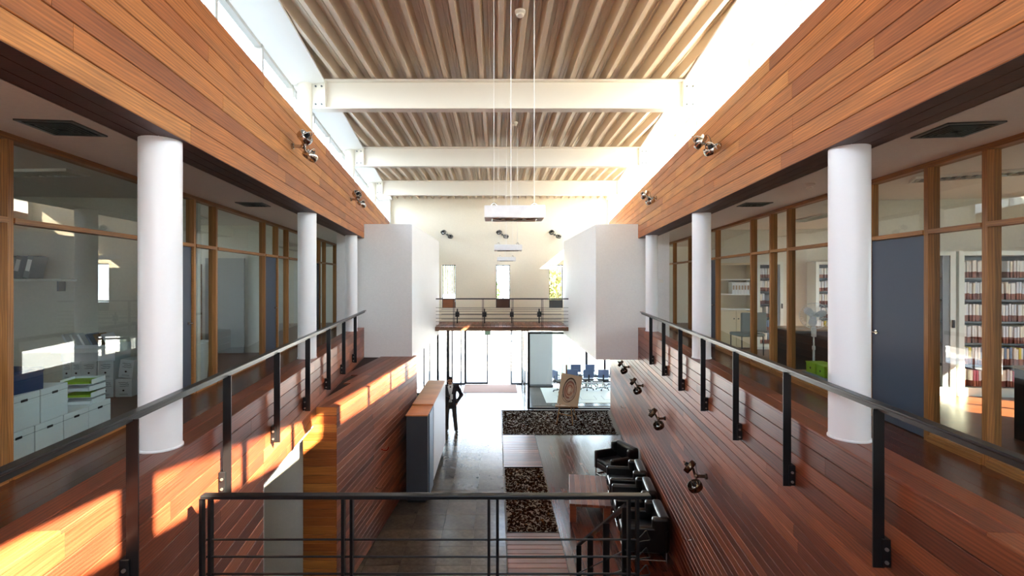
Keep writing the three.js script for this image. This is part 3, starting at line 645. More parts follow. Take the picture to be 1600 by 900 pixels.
// smoke detectors, ceiling diffusers, louvred ceiling lights
{
  const det = thing('smoke_detector', 'round cream smoke detector on the roof deck, nearest the viewer', 'smoke detector', [0.27, Y.roof + 0.01, -5.6], 0, 'smoke detectors');
  part('base', cyl(0.06, 0.06, 0.02, 0, -0.02, 0, 28), M.beam, det); part('chamber', lathe([[0, -0.065], [0.03, -0.065], [0.042, -0.055], [0.042, -0.045], [0.034, -0.042], [0.034, -0.032], [0.055, -0.03], [0.058, -0.02]], 28), M.beam, det);
  clone(det, [0.36, Y.roof + 0.01, -9.6], 0, 'round cream smoke detector on the roof deck, beyond the first beam');
  { const [x, z] = at(1, 1.1, S(6.3)); clone(det, [x, Y.ceil, z], 0, 'round smoke detector on the right gallery ceiling'); }
  const dif = thing('air_diffuser', 'square louvred air diffuser in the left gallery ceiling, nearest', 'air diffuser', [0, 0, 0], 0, 'ceiling air diffusers');
  part('frame', [bx(-0.2, 0.2, -0.012, 0, -0.2, -0.17), bx(-0.2, 0.2, -0.012, 0, 0.17, 0.2), bx(-0.2, -0.17, -0.012, 0, -0.17, 0.17), bx(0.17, 0.2, -0.012, 0, -0.17, 0.17)], std('#5d625f', 0.4, { metalness: 0.5 }), dif);
  for (const k of [0.15, 0.115, 0.08, 0.045]) part('louvre', [bx(-k, k, -0.02, -0.004, -k - 0.004, -k + 0.004), bx(-k, k, -0.02, -0.004, k - 0.004, k + 0.004), bx(-k - 0.004, -k + 0.004, -0.02, -0.004, -k, k), bx(k - 0.004, k + 0.004, -0.02, -0.004, -k, k)], std('#4a4f4d', 0.35, { metalness: 0.6 }), dif);
  part('plenum', bx(-0.17, 0.17, -0.004, -0.001, -0.17, 0.17), M.dark, dif);
  const pl = (sd, d) => { const [x, z] = at(sd, 1.1, S(d)); return [x, Y.ceil, z]; };
  dif.position.set(...pl(-1, 4.0)); dif.rotation.y = turnOf(-1);
  clone(dif, pl(-1, 8.0), turnOf(-1), 'square louvred air diffuser in the left gallery ceiling, beyond the nearest column');
  clone(dif, pl(1, 4.05), turnOf(1), 'square louvred air diffuser in the right gallery ceiling, nearest');
  clone(dif, pl(1, 8.0), turnOf(1), 'square louvred air diffuser in the right gallery ceiling, beyond the nearest column');
  const lou = thing('ceiling_light', 'louvred ceiling light in the nearest right office', 'ceiling light', [0, 0, 0], 0, 'louvred office lights');
  part('frame', [bx(-0.15, -0.135, -0.03, 0, -0.6, 0.6), bx(0.135, 0.15, -0.03, 0, -0.6, 0.6), bx(-0.15, 0.15, -0.03, 0, -0.6, -0.585), bx(-0.15, 0.15, -0.03, 0, 0.585, 0.6)], M.panel, lou);
  part('tray', bx(-0.135, 0.135, -0.005, -0.001, -0.585, 0.585), std('#33383a', 0.4), lou);
  for (let k = 0; k < 13; k++) part('louvre', bx(-0.135, 0.135, -0.028, -0.006, -0.54 + k * 0.09 - 0.004, -0.54 + k * 0.09 + 0.004), M.cabinet, lou);
  const pp = (sd, o, d) => { const [x, z] = at(sd, o, S(d)); return [x, Y.ceil, z]; };
  lou.position.set(...pp(1, 2.7, 5.9)); lou.rotation.y = turnOf(1) + 1.2;
  clone(lou, pp(1, 2.9, 9.9), turnOf(1), 'louvred ceiling light in the second right office');
  clone(lou, pp(-1, 2.7, 5.8), turnOf(-1) + 1.4, 'louvred ceiling light in the nearest left office');
  clone(lou, pp(-1, 2.8, 9.4), turnOf(-1), 'louvred ceiling light in the second left office');
}
// ---------------------------------------------------------------- entrance, meeting room
{
  const c = struct('ceiling_entrance', 'low white ceiling over the entrance and meeting room', 'ceiling');
  part('plaster', bx(-10, 10.5, 2.85, 3.15, -23.5, -19.02), M.white, c);
  const w = struct('wall_meeting', 'white side wall of the meeting room', 'wall');
  part('plaster', [bx(7.2, 7.4, 0, 2.85, -23.4, -18.3), bx(4.32, 7.4, 0, 2.86, -18.42, -18.3)], M.white, w);
}
function glassFront(name, label, cat, axis, fixed, posts, y0, y1, pw, mat = M.steel, kind = true) {   // axis 'x': posts at x, z fixed; axis 'z': posts at z, x fixed
  const n = kind ? struct(name, label, cat) : thing(name, label, cat), t = 0.05;
  const B = (a, b, c, d) => (axis === 'x' ? bx(a, b, c, d, fixed - t / 2, fixed + t / 2) : bx(fixed - t / 2, fixed + t / 2, c, d, a, b));
  posts.forEach(([p, w = pw]) => part('mullion', B(p - w / 2, p + w / 2, y0, y1), mat, n));
  for (let i = 0; i < posts.length - 1; i++) {
    const a = posts[i][0], b = posts[i + 1][0];
    part('sill_rail', B(a, b, y0, y0 + 0.06), mat, n); part('head_rail', B(a, b, y1 - 0.06, y1), mat, n);
    const m = part('pane', new THREE.PlaneGeometry(b - a - 0.02, y1 - y0 - 0.1), M.glass, n); m.position.set(axis === 'x' ? (a + b) / 2 : fixed, (y0 + y1) / 2, axis === 'x' ? fixed : (a + b) / 2); if (axis === 'z') m.rotation.y = Math.PI / 2;
  }
  return n;
}
glassFront('window_' + windowNo++, 'black framed glass front of the meeting room behind the bark bed', 'window', 'x', -18.36, [[1.2, 0.09], [4.28, 0.08]], 0.02, 2.85, 0.08);
glassFront('window_' + windowNo++, 'glass side wall between the entrance lobby and the meeting room', 'window', 'z', 1.2, [[-22.8], [-20.8], [-18.4]], 0.0, 2.85, 0.06);
glassFront('window_' + windowNo++, 'wide outer window of the meeting room', 'window', 'x', -23.2, [[1.25], [4.2, 0.12], [5.05, 0.1], [7.2]], 0.0, 2.85, 0.06);
glassFront('window_' + windowNo++, 'tall glazed facade with black mullions behind the reception desk', 'window', 'x', -20.8, [[-6.3], [-5.2], [-4.3], [-3.55], [-3.0], [-2.77, 0.05], [-2.42, 0.09], [-2.0, 0.12]], 0.0, 2.85, 0.05);
glassFront('window_' + windowNo++, 'glass side wall on the left of the entrance lobby', 'window', 'z', -2.0, [[-22.8], [-20.8]], 0.0, 2.85, 0.06);
glassFront('window_' + windowNo++, 'fixed glass panes left of the entrance opening', 'window', 'x', -22.8, [[-2.0], [-1.6, 0.05], [-1.42, 0.05]], 0.0, 2.85, 0.06);
glassFront('window_' + windowNo++, 'fixed glass panes right of the entrance opening', 'window', 'x', -22.8, [[0.7, 0.06], [1.2, 0.08]], 0.0, 2.85, 0.06);
function doorLeaf(label, hinge, turn, w) {
  const d = struct('door_' + doorNo++, label, 'door', hinge, turn), h = 2.5;
  parts('stile', [bx(0, 0.05, 0.01, h, -0.02, 0.02), bx(w - 0.05, w, 0.01, h, -0.02, 0.02)], M.steel, d);
  parts('rail', [bx(0.05, w - 0.05, 0.01, 0.09, -0.02, 0.02), bx(0.05, w - 0.05, h - 0.07, h, -0.02, 0.02)], M.steel, d);
  part('pane', new THREE.PlaneGeometry(w - 0.1, h - 0.16).translate(w / 2, h / 2, 0), M.glass, d);
  part('handle', [bar([w - 0.09, 0.8, 0.05], [w - 0.09, 1.9, 0.05], 0.014), bar([w - 0.09, 0.85, 0], [w - 0.09, 0.85, 0.05], 0.01), bar([w - 0.09, 1.85, 0], [w - 0.09, 1.85, 0.05], 0.01)], M.chrome, d);
}
doorLeaf('glass entrance door leaf, closed left half of the opening', [-1.4, 0, -22.8], 0, 1.03);
doorLeaf('glass entrance door leaf swung open on the right into the lobby', [1.16, 0, -22.5], Math.PI / 2 + 2.25 - Math.PI + 0.6, 1.0);
{
  const s = thing('exit_sign', 'small green exit sign hanging at the entrance', 'sign', [-0.35, 2.56, -20.9]);
  part('housing', rbx(-0.12, 0.12, -0.1, 0.1, -0.02, 0.02, 0.008, 1), std('#8fb09a', 0.5), s);
  part('hanger', bx(-0.01, 0.01, 0.1, 0.29, -0.01, 0.01), M.frameGrey, s);
  const m = thing('door_mat', 'brown door mat inside the entrance', 'mat', [-0.25, 0, -21.85]);
  part('pile', rbx(-1.15, 1.15, 0, 0.014, -0.8, 0.8, 0.005, 1), M.mat, m);
  parts('trim_strip', [bx(-1.18, 1.18, 0, 0.01, 0.8, 0.83), bx(-1.18, 1.18, 0, 0.01, -0.83, -0.8), bx(-1.18, -1.15, 0, 0.01, -0.8, 0.8), bx(1.15, 1.18, 0, 0.01, -0.8, 0.8)], M.frameGrey, m);
}
{ // meeting room furniture
  const r = thing('area_rug', 'pale grey rug with line pattern in the meeting room', 'rug', [3.7, 0, -20.7]);
  part('pile', rbx(-1.75, 1.6, 0, 0.012, -1.3, 1.35, 0.004, 1), M.rug, r);
  part('line_pattern', [-1.2, -0.3, 0.6].flatMap((x) => [bx(x, x + 0.62, 0.011, 0.0135, 0.85, 0.875), bx(x, x + 0.02, 0.011, 0.0135, 0.2, 0.86), bx(x + 0.6, x + 0.62, 0.011, 0.0135, 0.2, 0.86)]), M.frameGrey, r);
  r.children[1].userData.kind = 'stuff';
  const s = thing('screen_panel', 'tall white display panel at the back of the meeting room', 'panel', [2.02, 0, -22.5]);
  part('board', rbx(-0.52, 0.52, 0.06, 2.45, -0.02, 0.02, 0.008, 1), M.deskWhite, s); part('foot', [bx(-0.54, 0.54, 0, 0.06, -0.18, 0.18)], M.frameGrey, s);
  const c = thing('curtain', 'pale grey green curtain hanging in the meeting room', 'curtain', [2.98, 0.35, -22.85]);
  const cw = 0.9, cg = new THREE.PlaneGeometry(cw, 2.2, 48, 1).translate(0, 1.1, 0), pp = cg.attributes.position;
  for (let i = 0; i < pp.count; i++) pp.setZ(i, 0.04 * Math.sin((pp.getX(i) / cw) * Math.PI * 13) + 0.015 * Math.sin(pp.getX(i) * 31));
  cg.computeVertexNormals(); part('cloth', cg, phys('#c6cfc2', 0.95, { transmission: 0.3, thickness: 0, side: THREE.DoubleSide }), c);
  parts('rail_bracket', [bx(-0.45, -0.43, 2.22, 2.5, -0.01, 0.01), bx(0.43, 0.45, 2.22, 2.5, -0.01, 0.01)], M.chrome, c); part('curtain_rail', bar([-0.5, 2.22, 0], [0.5, 2.22, 0], 0.012), M.chrome, c);
  const ch = thing('meeting_chair', 'office chair with grey blue back, leftmost in the meeting room row', 'chair', [0, 0, 0], 0, 'meeting room chairs');
  part('seat', rbx(-0.24, 0.24, 0.42, 0.5, -0.23, 0.23, 0.03), M.black, ch);
  part('backrest', rbx(-0.23, 0.23, 0.56, 0.92, -0.26, -0.2, 0.028), M.chairBlue, ch);
  part('back_support', bx(-0.03, 0.03, 0.4, 0.7, -0.27, -0.24), M.black, ch);
  for (const k of [-1, 1]) part('armrest', [tube([[k * 0.22, 0.44, 0.1], [k * 0.29, 0.5, 0.1], [k * 0.29, 0.66, 0.08], [k * 0.29, 0.67, -0.15], [k * 0.23, 0.64, -0.22]], 0.014, 24, 6)], M.black, ch);
  part('gas_lift', cyl(0.025, 0.03, 0.34, 0, 0.08, 0, 12), M.chrome, ch);
  for (let k = 0; k < 5; k++) { const a = k * 1.2566, l = part('leg', flatBar([0, 0.1, 0], [0.28 * Math.cos(a), 0.07, 0.28 * Math.sin(a)], 0.03, 0.03), M.black, ch); part('caster', new THREE.SphereGeometry(0.03, 10, 8).translate(0.28 * Math.cos(a), 0.03, 0.28 * Math.sin(a)), M.black, l); }
  const spots = [[2.72, -21.2, 1.9], [3.3, -21.6, 0.1], [3.95, -21.62, -0.1], [4.3, -22.4, 2.95], [4.62, -21.6, 0.1], [5.2, -22.3, -0.2], [3.62, -22.45, 3.2]];
  spots.forEach(([x, z, t], i) => { const l = ['office chair with grey blue back standing apart by the curtain', 'office chair half hidden behind the painting on the easel', 'office chair just right of the painting', 'turned office chair by the meeting room window', 'office chair on the front edge of the rug', 'office chair nearest the right plank wall', 'office chair at the back by the window post'][i]; if (!i) { ch.position.set(x, 0.012, z); ch.rotation.y = t; ch.userData.label = l; } else clone(ch, [x, 0.012, z], t, l); });
  const pj = thing('projector', 'white projector hanging under the meeting room ceiling', 'projector', [3.75, 2.05, -21.8]);
  part('body', rbx(-0.2, 0.2, 0, 0.12, -0.15, 0.15, 0.02), M.cabinet, pj); part('lens', cyl(0.045, 0.045, 0.05, 0, 0, 0, 20).rotateX(Math.PI / 2).translate(0.08, 0.06, 0.17), M.black, pj); part('pole', cyl(0.018, 0.018, 0.68, 0, 0.12, 0, 12), M.chrome, pj);
}
// ---------------------------------------------------------------- easel and painting
{
  const e = thing('easel', 'light wooden tripod easel standing on the bark bed', 'easel', [2.36, 0, -16.7], -0.12);
  part('leg', bar([-0.33, -0.02, 0.1], [-0.07, 1.45, -0.08], 0.02, 8), OAK[0], e);
  part('leg', bar([0.2, -0.02, 0.22], [0.07, 1.45, -0.08], 0.02, 8), OAK[0], e);
  part('rear_leg', bar([0.35, -0.02, -0.45], [0.0, 1.42, -0.1], 0.018, 8), OAK[1], e);
  part('mast', bx(-0.025, 0.025, 0.55, 1.92, -0.11, -0.08), wood('#7d4a2a', 0.5), e);
  part('crossbar', bar([-0.27, 0.32, 0.07], [0.19, 0.28, 0.18], 0.018, 8), OAK[0], e);
  part('ledge', bx(-0.38, 0.38, 0.56, 0.595, -0.1, 0.22), OAK[1], e);
  const p = thing('painting', 'square cream canvas painted with a ring shaped abstract on the easel', 'painting', [2.36, 0.62, -16.53], -0.12);
  const cv = document.createElement('canvas'); cv.width = cv.height = 512; const x = cv.getContext('2d');
  x.fillStyle = '#e2cfae'; x.fillRect(0, 0, 512, 512);
  const ring = (cx, cy, rx, ry, w, c, a0 = 0, a1 = 6.29, rot = 0.15) => { x.beginPath(); x.ellipse(cx, cy, rx, ry, rot, a0, a1); x.lineWidth = w; x.strokeStyle = c; x.stroke(); };
  ring(250, 250, 150, 190, 22, '#3a2a24', 2.2, 5.6); ring(262, 262, 152, 178, 12, '#6e4a3a', 5.4, 8.6); ring(255, 255, 120, 150, 30, '#c9b7a4'); ring(250, 250, 104, 132, 26, '#9a5a48', 1.2, 6.4); ring(255, 245, 84, 104, 18, '#d9a98c'); ring(250, 255, 62, 80, 22, '#b06a50', 0.3, 5.8);
  ring(255, 250, 40, 52, 18, '#e8c9ad'); x.fillStyle = '#f0ddc4'; x.beginPath(); x.ellipse(252, 252, 26, 36, 0, 0, 6.3); x.fill(); ring(250, 230, 130, 160, 10, '#1f1a1a', 3.6, 5.4); ring(235, 275, 160, 185, 9, '#7a6a60', 0.9, 2.6);
  for (let k = 0; k < 260; k++) { const a = rr(0, 6.28), rad = rr(40, 190); x.globalAlpha = 0.35; ring(252 + rr(-6, 6), 252 + rr(-6, 6), rad * 0.82, rad, rr(2, 7), pick(['#8a5646', '#e9d7bb', '#c79c80', '#5a4038', '#d8c2a4', '#a87460']), a, a + rr(0.3, 1.1)); } x.globalAlpha = 1;
  const tx = new THREE.CanvasTexture(cv); tx.colorSpace = THREE.SRGBColorSpace;
  const tilt = new THREE.Matrix4().makeRotationX(-0.12).multiply(new THREE.Matrix4().makeRotationZ(-0.16));
  const c1 = part('canvas', bx(-0.345, 0.345, 0, 1.02, -0.02, 0.014).applyMatrix4(tilt), std('#e2cfae', 0.85), p);
  part('painted_face', new THREE.PlaneGeometry(0.688, 1.018).translate(0, 0.51, 0.0155).applyMatrix4(tilt), std('#ffffff', 0.75, { map: tx }), p);
}
// ---------------------------------------------------------------- reception counter
{
  const r = thing('reception_counter', 'tall reception counter with slate end, white side and tan top', 'counter', [0, 0, 0]), h = 1.9;
  part('end_cabinet', rbx(-1.93, -1.47, 0.06, h - 0.03, -11.5, -10.72, 0.006, 1), M.deskDark, r);
  part('plinth', bx(-1.9, -1.52, 0, 0.06, -14.1, -10.76), M.dark, r);
  part('side_fin', bx(-1.47, -1.45, 0.06, h - 0.03, -11.56, -10.9), M.deskBlue, r);
  part('body', bx(-1.9, -1.5, 0.06, h - 0.03, -14.15, -11.5), M.deskDark, r);
  part('white_side_panel', rbx(-1.5, -1.44, 0.16, h + 0.02, -14.2, -11.56, 0.006, 1), M.deskWhite, r);
  part('counter_top', [rbx(-1.94, -1.46, h - 0.03, h, -11.7, -10.7, 0.006, 1)], M.peach, r);
  part('upper_top', [rbx(-1.93, -1.44, h, h + 0.035, -14.2, -11.5, 0.006, 1)], M.peach, r);
}
// ---------------------------------------------------------------- lounge furniture
{
  const t = thing('coffee_table', 'low slatted wooden coffee table in the waiting area', 'table', [1.95, 0, -10.55], -PHI - 0.02);
  for (let k = 0; k < 7; k++) { const m = part('slat', plankGeo(1.5, 0.112, 0.05, 0.004), pick(REDWOOD), t); m.quaternion.copy(flatAlong); m.position.set(-0.4 + 0.1155 * (k + 1), 0.33, 0.75); }
  for (const [x, z] of [[-0.33, 0.66], [0.33, 0.66], [-0.33, -0.66], [0.33, -0.66]]) part('leg', rbx(x - 0.065, x + 0.065, 0, 0.33, z - 0.06, z + 0.06, 0.006, 1), REDWOOD[0], t);
  parts('apron', [bx(-0.36, 0.36, 0.27, 0.33, -0.6, -0.57), bx(-0.36, 0.36, 0.27, 0.33, 0.57, 0.6)], REDWOOD[3], t);
  const c = thing('armchair', 'black leather armchair with chrome frame, turned at the far end of the row', 'armchair', [0, 0, 0], 0, 'black armchairs');
  part('seat_base', rbx(-0.3, 0.3, 0.16, 0.32, -0.32, 0.34, 0.03), M.leather, c);
  part('seat_cushion', rbx(-0.27, 0.27, 0.31, 0.42, -0.26, 0.36, 0.045, 4), M.leather, c);
  part('backrest', rbx(-0.38, 0.38, 0.14, 0.76, -0.42, -0.24, 0.06, 4), M.leather, c);
  for (const k of [-1, 1]) part('armrest', rbx(k > 0 ? 0.28 : -0.4, k > 0 ? 0.4 : -0.28, 0.14, 0.58, -0.36, 0.36, 0.045, 4), M.leather, c);
  for (const k of [-1, 1]) part('wing', rbx(k > 0 ? 0.26 : -0.4, k > 0 ? 0.4 : -0.26, 0.5, 0.74, -0.4, -0.12, 0.05, 4), M.leather, c);
  for (const [x, z] of [[-0.36, 0.32], [0.36, 0.32], [-0.36, -0.36], [0.36, -0.36]]) part('foot', bar([x, 0, z], [x, 0.16, z], 0.014, 10), M.chrome, c);
  parts('sled_bar', [bar([-0.36, 0.014, -0.36], [-0.36, 0.014, 0.32], 0.012), bar([-0.36, 0.014, 0.32], [0.36, 0.014, 0.32], 0.012), bar([0.36, 0.014, -0.36], [0.36, 0.014, 0.32], 0.012)], M.chrome, c);
  const wallFace = (d) => 2.05 + TAN * d, base = -Math.PI / 2 - PHI;
  c.position.set(wallFace(12.15) - 0.56, 0, -12.15); c.rotation.y = base + 0.5;
  [[10.95, 'black leather armchair against the plank wall, middle of the row'], [9.95, 'black leather armchair against the plank wall, beside the coffee table'], [8.9, 'black leather armchair nearest the stair rail']].forEach(([d, l]) => clone(c, [wallFace(d) - 0.5, 0, -d], base, l));
}
// ---------------------------------------------------------------- the visitor in a dark suit
function sdfMesh(fn, lo, hi, cell) {
  const size = Math.max(hi[0] - lo[0], hi[1] - lo[1], hi[2] - lo[2]), c = lo.map((v, i) => (v + hi[i]) / 2), res = Math.min(180, Math.ceil(size / cell) + 4), half = (size / 2) * res / (res - 4);
  const mc = new MarchingCubes(res, new THREE.MeshStandardMaterial(), false, false, 400000), n = res; mc.isolation = 0;
  for (let z = 0; z < n; z++) for (let y = 0; y < n; y++) for (let x = 0; x < n; x++) mc.field[x + y * n + z * n * n] = -fn(c[0] + ((x - n / 2) / (n / 2)) * half, c[1] + ((y - n / 2) / (n / 2)) * half, c[2] + ((z - n / 2) / (n / 2)) * half);
  mc.update();
  const k = mc.count, g = new THREE.BufferGeometry(), p = new Float32Array(mc.positionArray.slice(0, k * 3)), e = 0.002, nr = new Float32Array(k * 3), uv = new Float32Array(k * 2);
  for (let i = 0; i < k; i++) {
    const q = [0, 1, 2].map((j) => (p[3 * i + j] = p[3 * i + j] * half + c[j]));
    const gx = fn(q[0] + e, q[1], q[2]) - fn(q[0] - e, q[1], q[2]), gy = fn(q[0], q[1] + e, q[2]) - fn(q[0], q[1] - e, q[2]), gz = fn(q[0], q[1], q[2] + e) - fn(q[0], q[1], q[2] - e), l = Math.hypot(gx, gy, gz) || 1;
    nr[3 * i] = gx / l; nr[3 * i + 1] = gy / l; nr[3 * i + 2] = gz / l; uv[2 * i] = q[0]; uv[2 * i + 1] = q[1];
  }
  g.setAttribute('position', new THREE.BufferAttribute(p, 3)); g.setAttribute('normal', new THREE.BufferAttribute(nr, 3)); g.setAttribute('uv', new THREE.BufferAttribute(uv, 2));
  return g;
}
const cap = (a, b, ra, rb) => { const d = [b[0] - a[0], b[1] - a[1], b[2] - a[2]], L = d[0] * d[0] + d[1] * d[1] + d[2] * d[2]; return (x, y, z) => { const t = Math.max(0, Math.min(1, ((x - a[0]) * d[0] + (y - a[1]) * d[1] + (z - a[2]) * d[2]) / L)); return Math.hypot(x - a[0] - d[0] * t, y - a[1] - d[1] * t, z - a[2] - d[2] * t) - ra - (rb - ra) * t; }; };
const ell = (c, r) => (x, y, z) => { const k = Math.hypot((x - c[0]) / r[0], (y - c[1]) / r[1], (z - c[2]) / r[2]); return (k - 1) * Math.min(...r); };
const smin = (fs, k) => (x, y, z) => { let v = fs[0](x, y, z); for (let i = 1; i < fs.length; i++) { const b = fs[i](x, y, z), h = Math.max(k - Math.abs(v - b), 0) / k; v = Math.min(v, b) - h * h * k * 0.25; } return v; };
{
  const P = thing('person', 'person in a dark suit and white shirt walking beside the reception counter, looking down', 'person', [-1.43, 0, -15.72], 0.12);
  const sk = std('#b07d60', 0.55), suit = std('#2b2930', 0.75), trou = std('#38322f', 0.8), shoe = std('#120f0e', 0.35), hair = std('#1a1412', 0.7), shirt = std('#e9e9ea', 0.7);
  // joints; x to the viewer's right, z towards the viewer
  const hipL = [-0.09, 0.92, 0], hipR = [0.1, 0.92, 0], kneeL = [-0.13, 0.5, 0.06], kneeR = [0.13, 0.51, -0.02], ankL = [-0.12, 0.09, -0.04], ankR = [0.17, 0.09, 0.08];
  const shL = [-0.2, 1.42, 0], shR = [0.21, 1.42, 0], elL = [-0.26, 1.14, 0.06], elR = [0.34, 1.14, -0.06], wrL = [-0.05, 1.12, 0.27], wrR = [0.2, 0.95, 0.08], head = [-0.02, 1.62, 0.06];
  const fist = (w, dir) => { const f = [ell([w[0] + dir[0] * 0.05, w[1] + dir[1] * 0.05, w[2] + dir[2] * 0.05], [0.036, 0.045, 0.026])]; const sx = dir[0] > 0 ? 1 : -1; for (let k = 0; k < 4; k++) { const o = (k - 1.5) * 0.019, a = [w[0] + dir[0] * 0.085, w[1] + dir[1] * 0.085 + o, w[2] + 0.004], b = [a[0] + dir[0] * 0.032, a[1] + dir[1] * 0.02, a[2] + 0.018], c = [b[0] + dir[0] * 0.008, b[1], b[2] + 0.026 - Math.abs(k - 1.2) * 0.003]; f.push(cap(a, b, 0.0095, 0.009), cap(b, c, 0.009, 0.0078)); } f.push(cap([w[0] + dir[0] * 0.03, w[1] + 0.03, w[2] + 0.01], [w[0] + dir[0] * 0.06, w[1] + 0.062, w[2] + 0.035], 0.011, 0.009)); return f; };
  const headF = [ell([head[0], head[1] + 0.02, head[2] - 0.012], [0.076, 0.1, 0.094]), ell([head[0], head[1] - 0.055, head[2] + 0.022], [0.052, 0.062, 0.062]), cap([head[0], head[1] + 0.004, head[2] + 0.083], [head[0], head[1] - 0.028, head[2] + 0.098], 0.011, 0.014), ell([head[0], head[1] - 0.062, head[2] + 0.076], [0.022, 0.008, 0.01]), ell([head[0] - 0.078, head[1] - 0.01, head[2] - 0.008], [0.012, 0.03, 0.02]), ell([head[0] + 0.078, head[1] - 0.01, head[2] - 0.008], [0.012, 0.03, 0.02]), cap([0, 1.44, -0.01], [head[0], 1.56, 0.03], 0.056, 0.05)];
  const bodyF = smin([cap([0, 0.98, 0], [0, 1.3, 0], 0.1, 0.11), cap(shL, shR, 0.05, 0.05), cap(hipL, kneeL, 0.07, 0.048), cap(kneeL, ankL, 0.046, 0.034), cap(hipR, kneeR, 0.07, 0.048), cap(kneeR, ankR, 0.046, 0.034), cap(shL, elL, 0.042, 0.036), cap(elL, wrL, 0.036, 0.026), cap(shR, elR, 0.042, 0.036), cap(elR, wrR, 0.036, 0.026), ...headF.slice(0, 2), headF[6]], 0.03);
  const gBody = sdfMesh(bodyF, [-0.4, 0.02, -0.2], [0.45, 1.8, 0.4], 0.013);
  const gHead = sdfMesh(smin(headF, 0.022), [head[0] - 0.12, 1.42, -0.1], [head[0] + 0.12, 1.78, 0.2], 0.004);
  const gHandL = sdfMesh(smin(fist(wrL, [0.8, 0.1, 0.3]), 0.01), [wrL[0] - 0.06, wrL[1] - 0.08, wrL[2] - 0.06], [wrL[0] + 0.16, wrL[1] + 0.1, wrL[2] + 0.1], 0.0035);
  const gHandR = sdfMesh(smin(fist(wrR, [-0.2, -0.9, 0.1]), 0.01), [wrR[0] - 0.1, wrR[1] - 0.17, wrR[2] - 0.06], [wrR[0] + 0.08, wrR[1] + 0.09, wrR[2] + 0.1], 0.0035);
  part('body', [gBody, gHead, gHandL, gHandR], sk, P);
  const cut = (f, y0, y1) => (x, y, z) => Math.max(f(x, y, z), y0 - y, y - y1);
  const jacketF0 = smin([ell([0, 1.3, 0], [0.19, 0.22, 0.125]), ell([0.005, 1.05, 0], [0.175, 0.26, 0.13]), ell([0.01, 0.86, 0], [0.19, 0.2, 0.14]), cap([-0.15, 1.43, -0.01], [0.15, 1.43, -0.01], 0.07, 0.07), cap(shL, elL, 0.066, 0.056), cap(elL, [wrL[0] * 0.95 + elL[0] * 0.05, wrL[1], wrL[2] * 0.95], 0.056, 0.042), cap(shR, elR, 0.066, 0.056), cap(elR, wrR, 0.056, 0.042)], 0.05);
  const openF = (x, y, z) => { const w = 0.02 + Math.max(0, (y - 1.12)) * 0.2 + Math.max(0, 1.12 - y) * 0.22; return Math.max(Math.abs(x + 0.01) - w, 0.05 - z, 0.76 - y); };
  const jacket = (x, y, z) => Math.max(cut(jacketF0, 0.74, 1.49)(x, y, z), -openF(x, y, z));
  part('jacket', sdfMesh(jacket, [-0.36, 0.72, -0.2], [0.43, 1.52, 0.35], 0.009), suit, P);
  part('shirt', sdfMesh(cut(smin([ell([0, 1.3, 0], [0.165, 0.21, 0.112]), ell([0, 1.05, 0], [0.155, 0.25, 0.118]), cap([0, 1.42, -0.005], [0, 1.5, 0.01], 0.068, 0.062)], 0.04), 0.93, 1.5), [-0.2, 0.9, -0.15], [0.2, 1.52, 0.15], 0.01), shirt, P);
  part('tie', [new THREE.ExtrudeGeometry(new THREE.Shape([[-0.016, 0], [0.016, 0], [0.032, -0.36], [0, -0.4], [-0.032, -0.36]].map(([a, b]) => new THREE.Vector2(a, b))), { depth: 0.008, bevelEnabled: false }).rotateX(-0.06).translate(-0.008, 1.46, 0.085)], suit, P);
  part('trousers', sdfMesh(cut(smin([ell([0.005, 0.92, 0], [0.165, 0.13, 0.115]), cap(hipL, kneeL, 0.092, 0.068), cap(kneeL, ankL, 0.068, 0.06), cap(hipR, kneeR, 0.092, 0.068), cap(kneeR, ankR, 0.068, 0.06)], 0.03), 0.06, 0.99), [-0.25, 0.04, -0.18], [0.27, 1.02, 0.2], 0.01), trou, P);
  for (const [a, t] of [[ankL, -0.15], [ankR, 0.2]]) { const g = sdfMesh(smin([ell([0, 0.045, 0.06], [0.046, 0.042, 0.13]), ell([0, 0.06, -0.02], [0.042, 0.055, 0.06])], 0.02), [-0.06, -0.01, -0.1], [0.06, 0.13, 0.2], 0.006); const s = part('shoe', g, shoe, P); s.position.set(a[0], 0, a[2] - 0.01); s.rotation.y = t; }
  part('hair', sdfMesh((x, y, z) => Math.max(ell([head[0], head[1] + 0.03, head[2] - 0.018], [0.085, 0.102, 0.1])(x, y, z), -(y - head[1] - 0.005 - Math.max(0, (z - head[2] - 0.01)) * 0.75), 0), [head[0] - 0.11, 1.58, -0.12], [head[0] + 0.11, 1.8, 0.2], 0.005), hair, P);
  part('glasses', [rbx(head[0] - 0.064, head[0] - 0.008, head[1] - 0.012, head[1] + 0.022, head[2] + 0.079, head[2] + 0.09, 0.005, 1), rbx(head[0] + 0.008, head[0] + 0.064, head[1] - 0.012, head[1] + 0.022, head[2] + 0.079, head[2] + 0.09, 0.005, 1), bar([head[0] - 0.01, head[1] + 0.012, head[2] + 0.088], [head[0] + 0.01, head[1] + 0.012, head[2] + 0.088], 0.003)], M.dark, P);
  const ph = thing('paper_sheet', 'white sheet held at chest height by the person in the suit', 'paper', [-1.43, 0, -15.72], 0.12);
  part('sheet', rbx(-0.02, 0.06, 1.1, 1.26, 0.335, 0.345, 0.004, 1).rotateX(0), M.paper, ph);
}
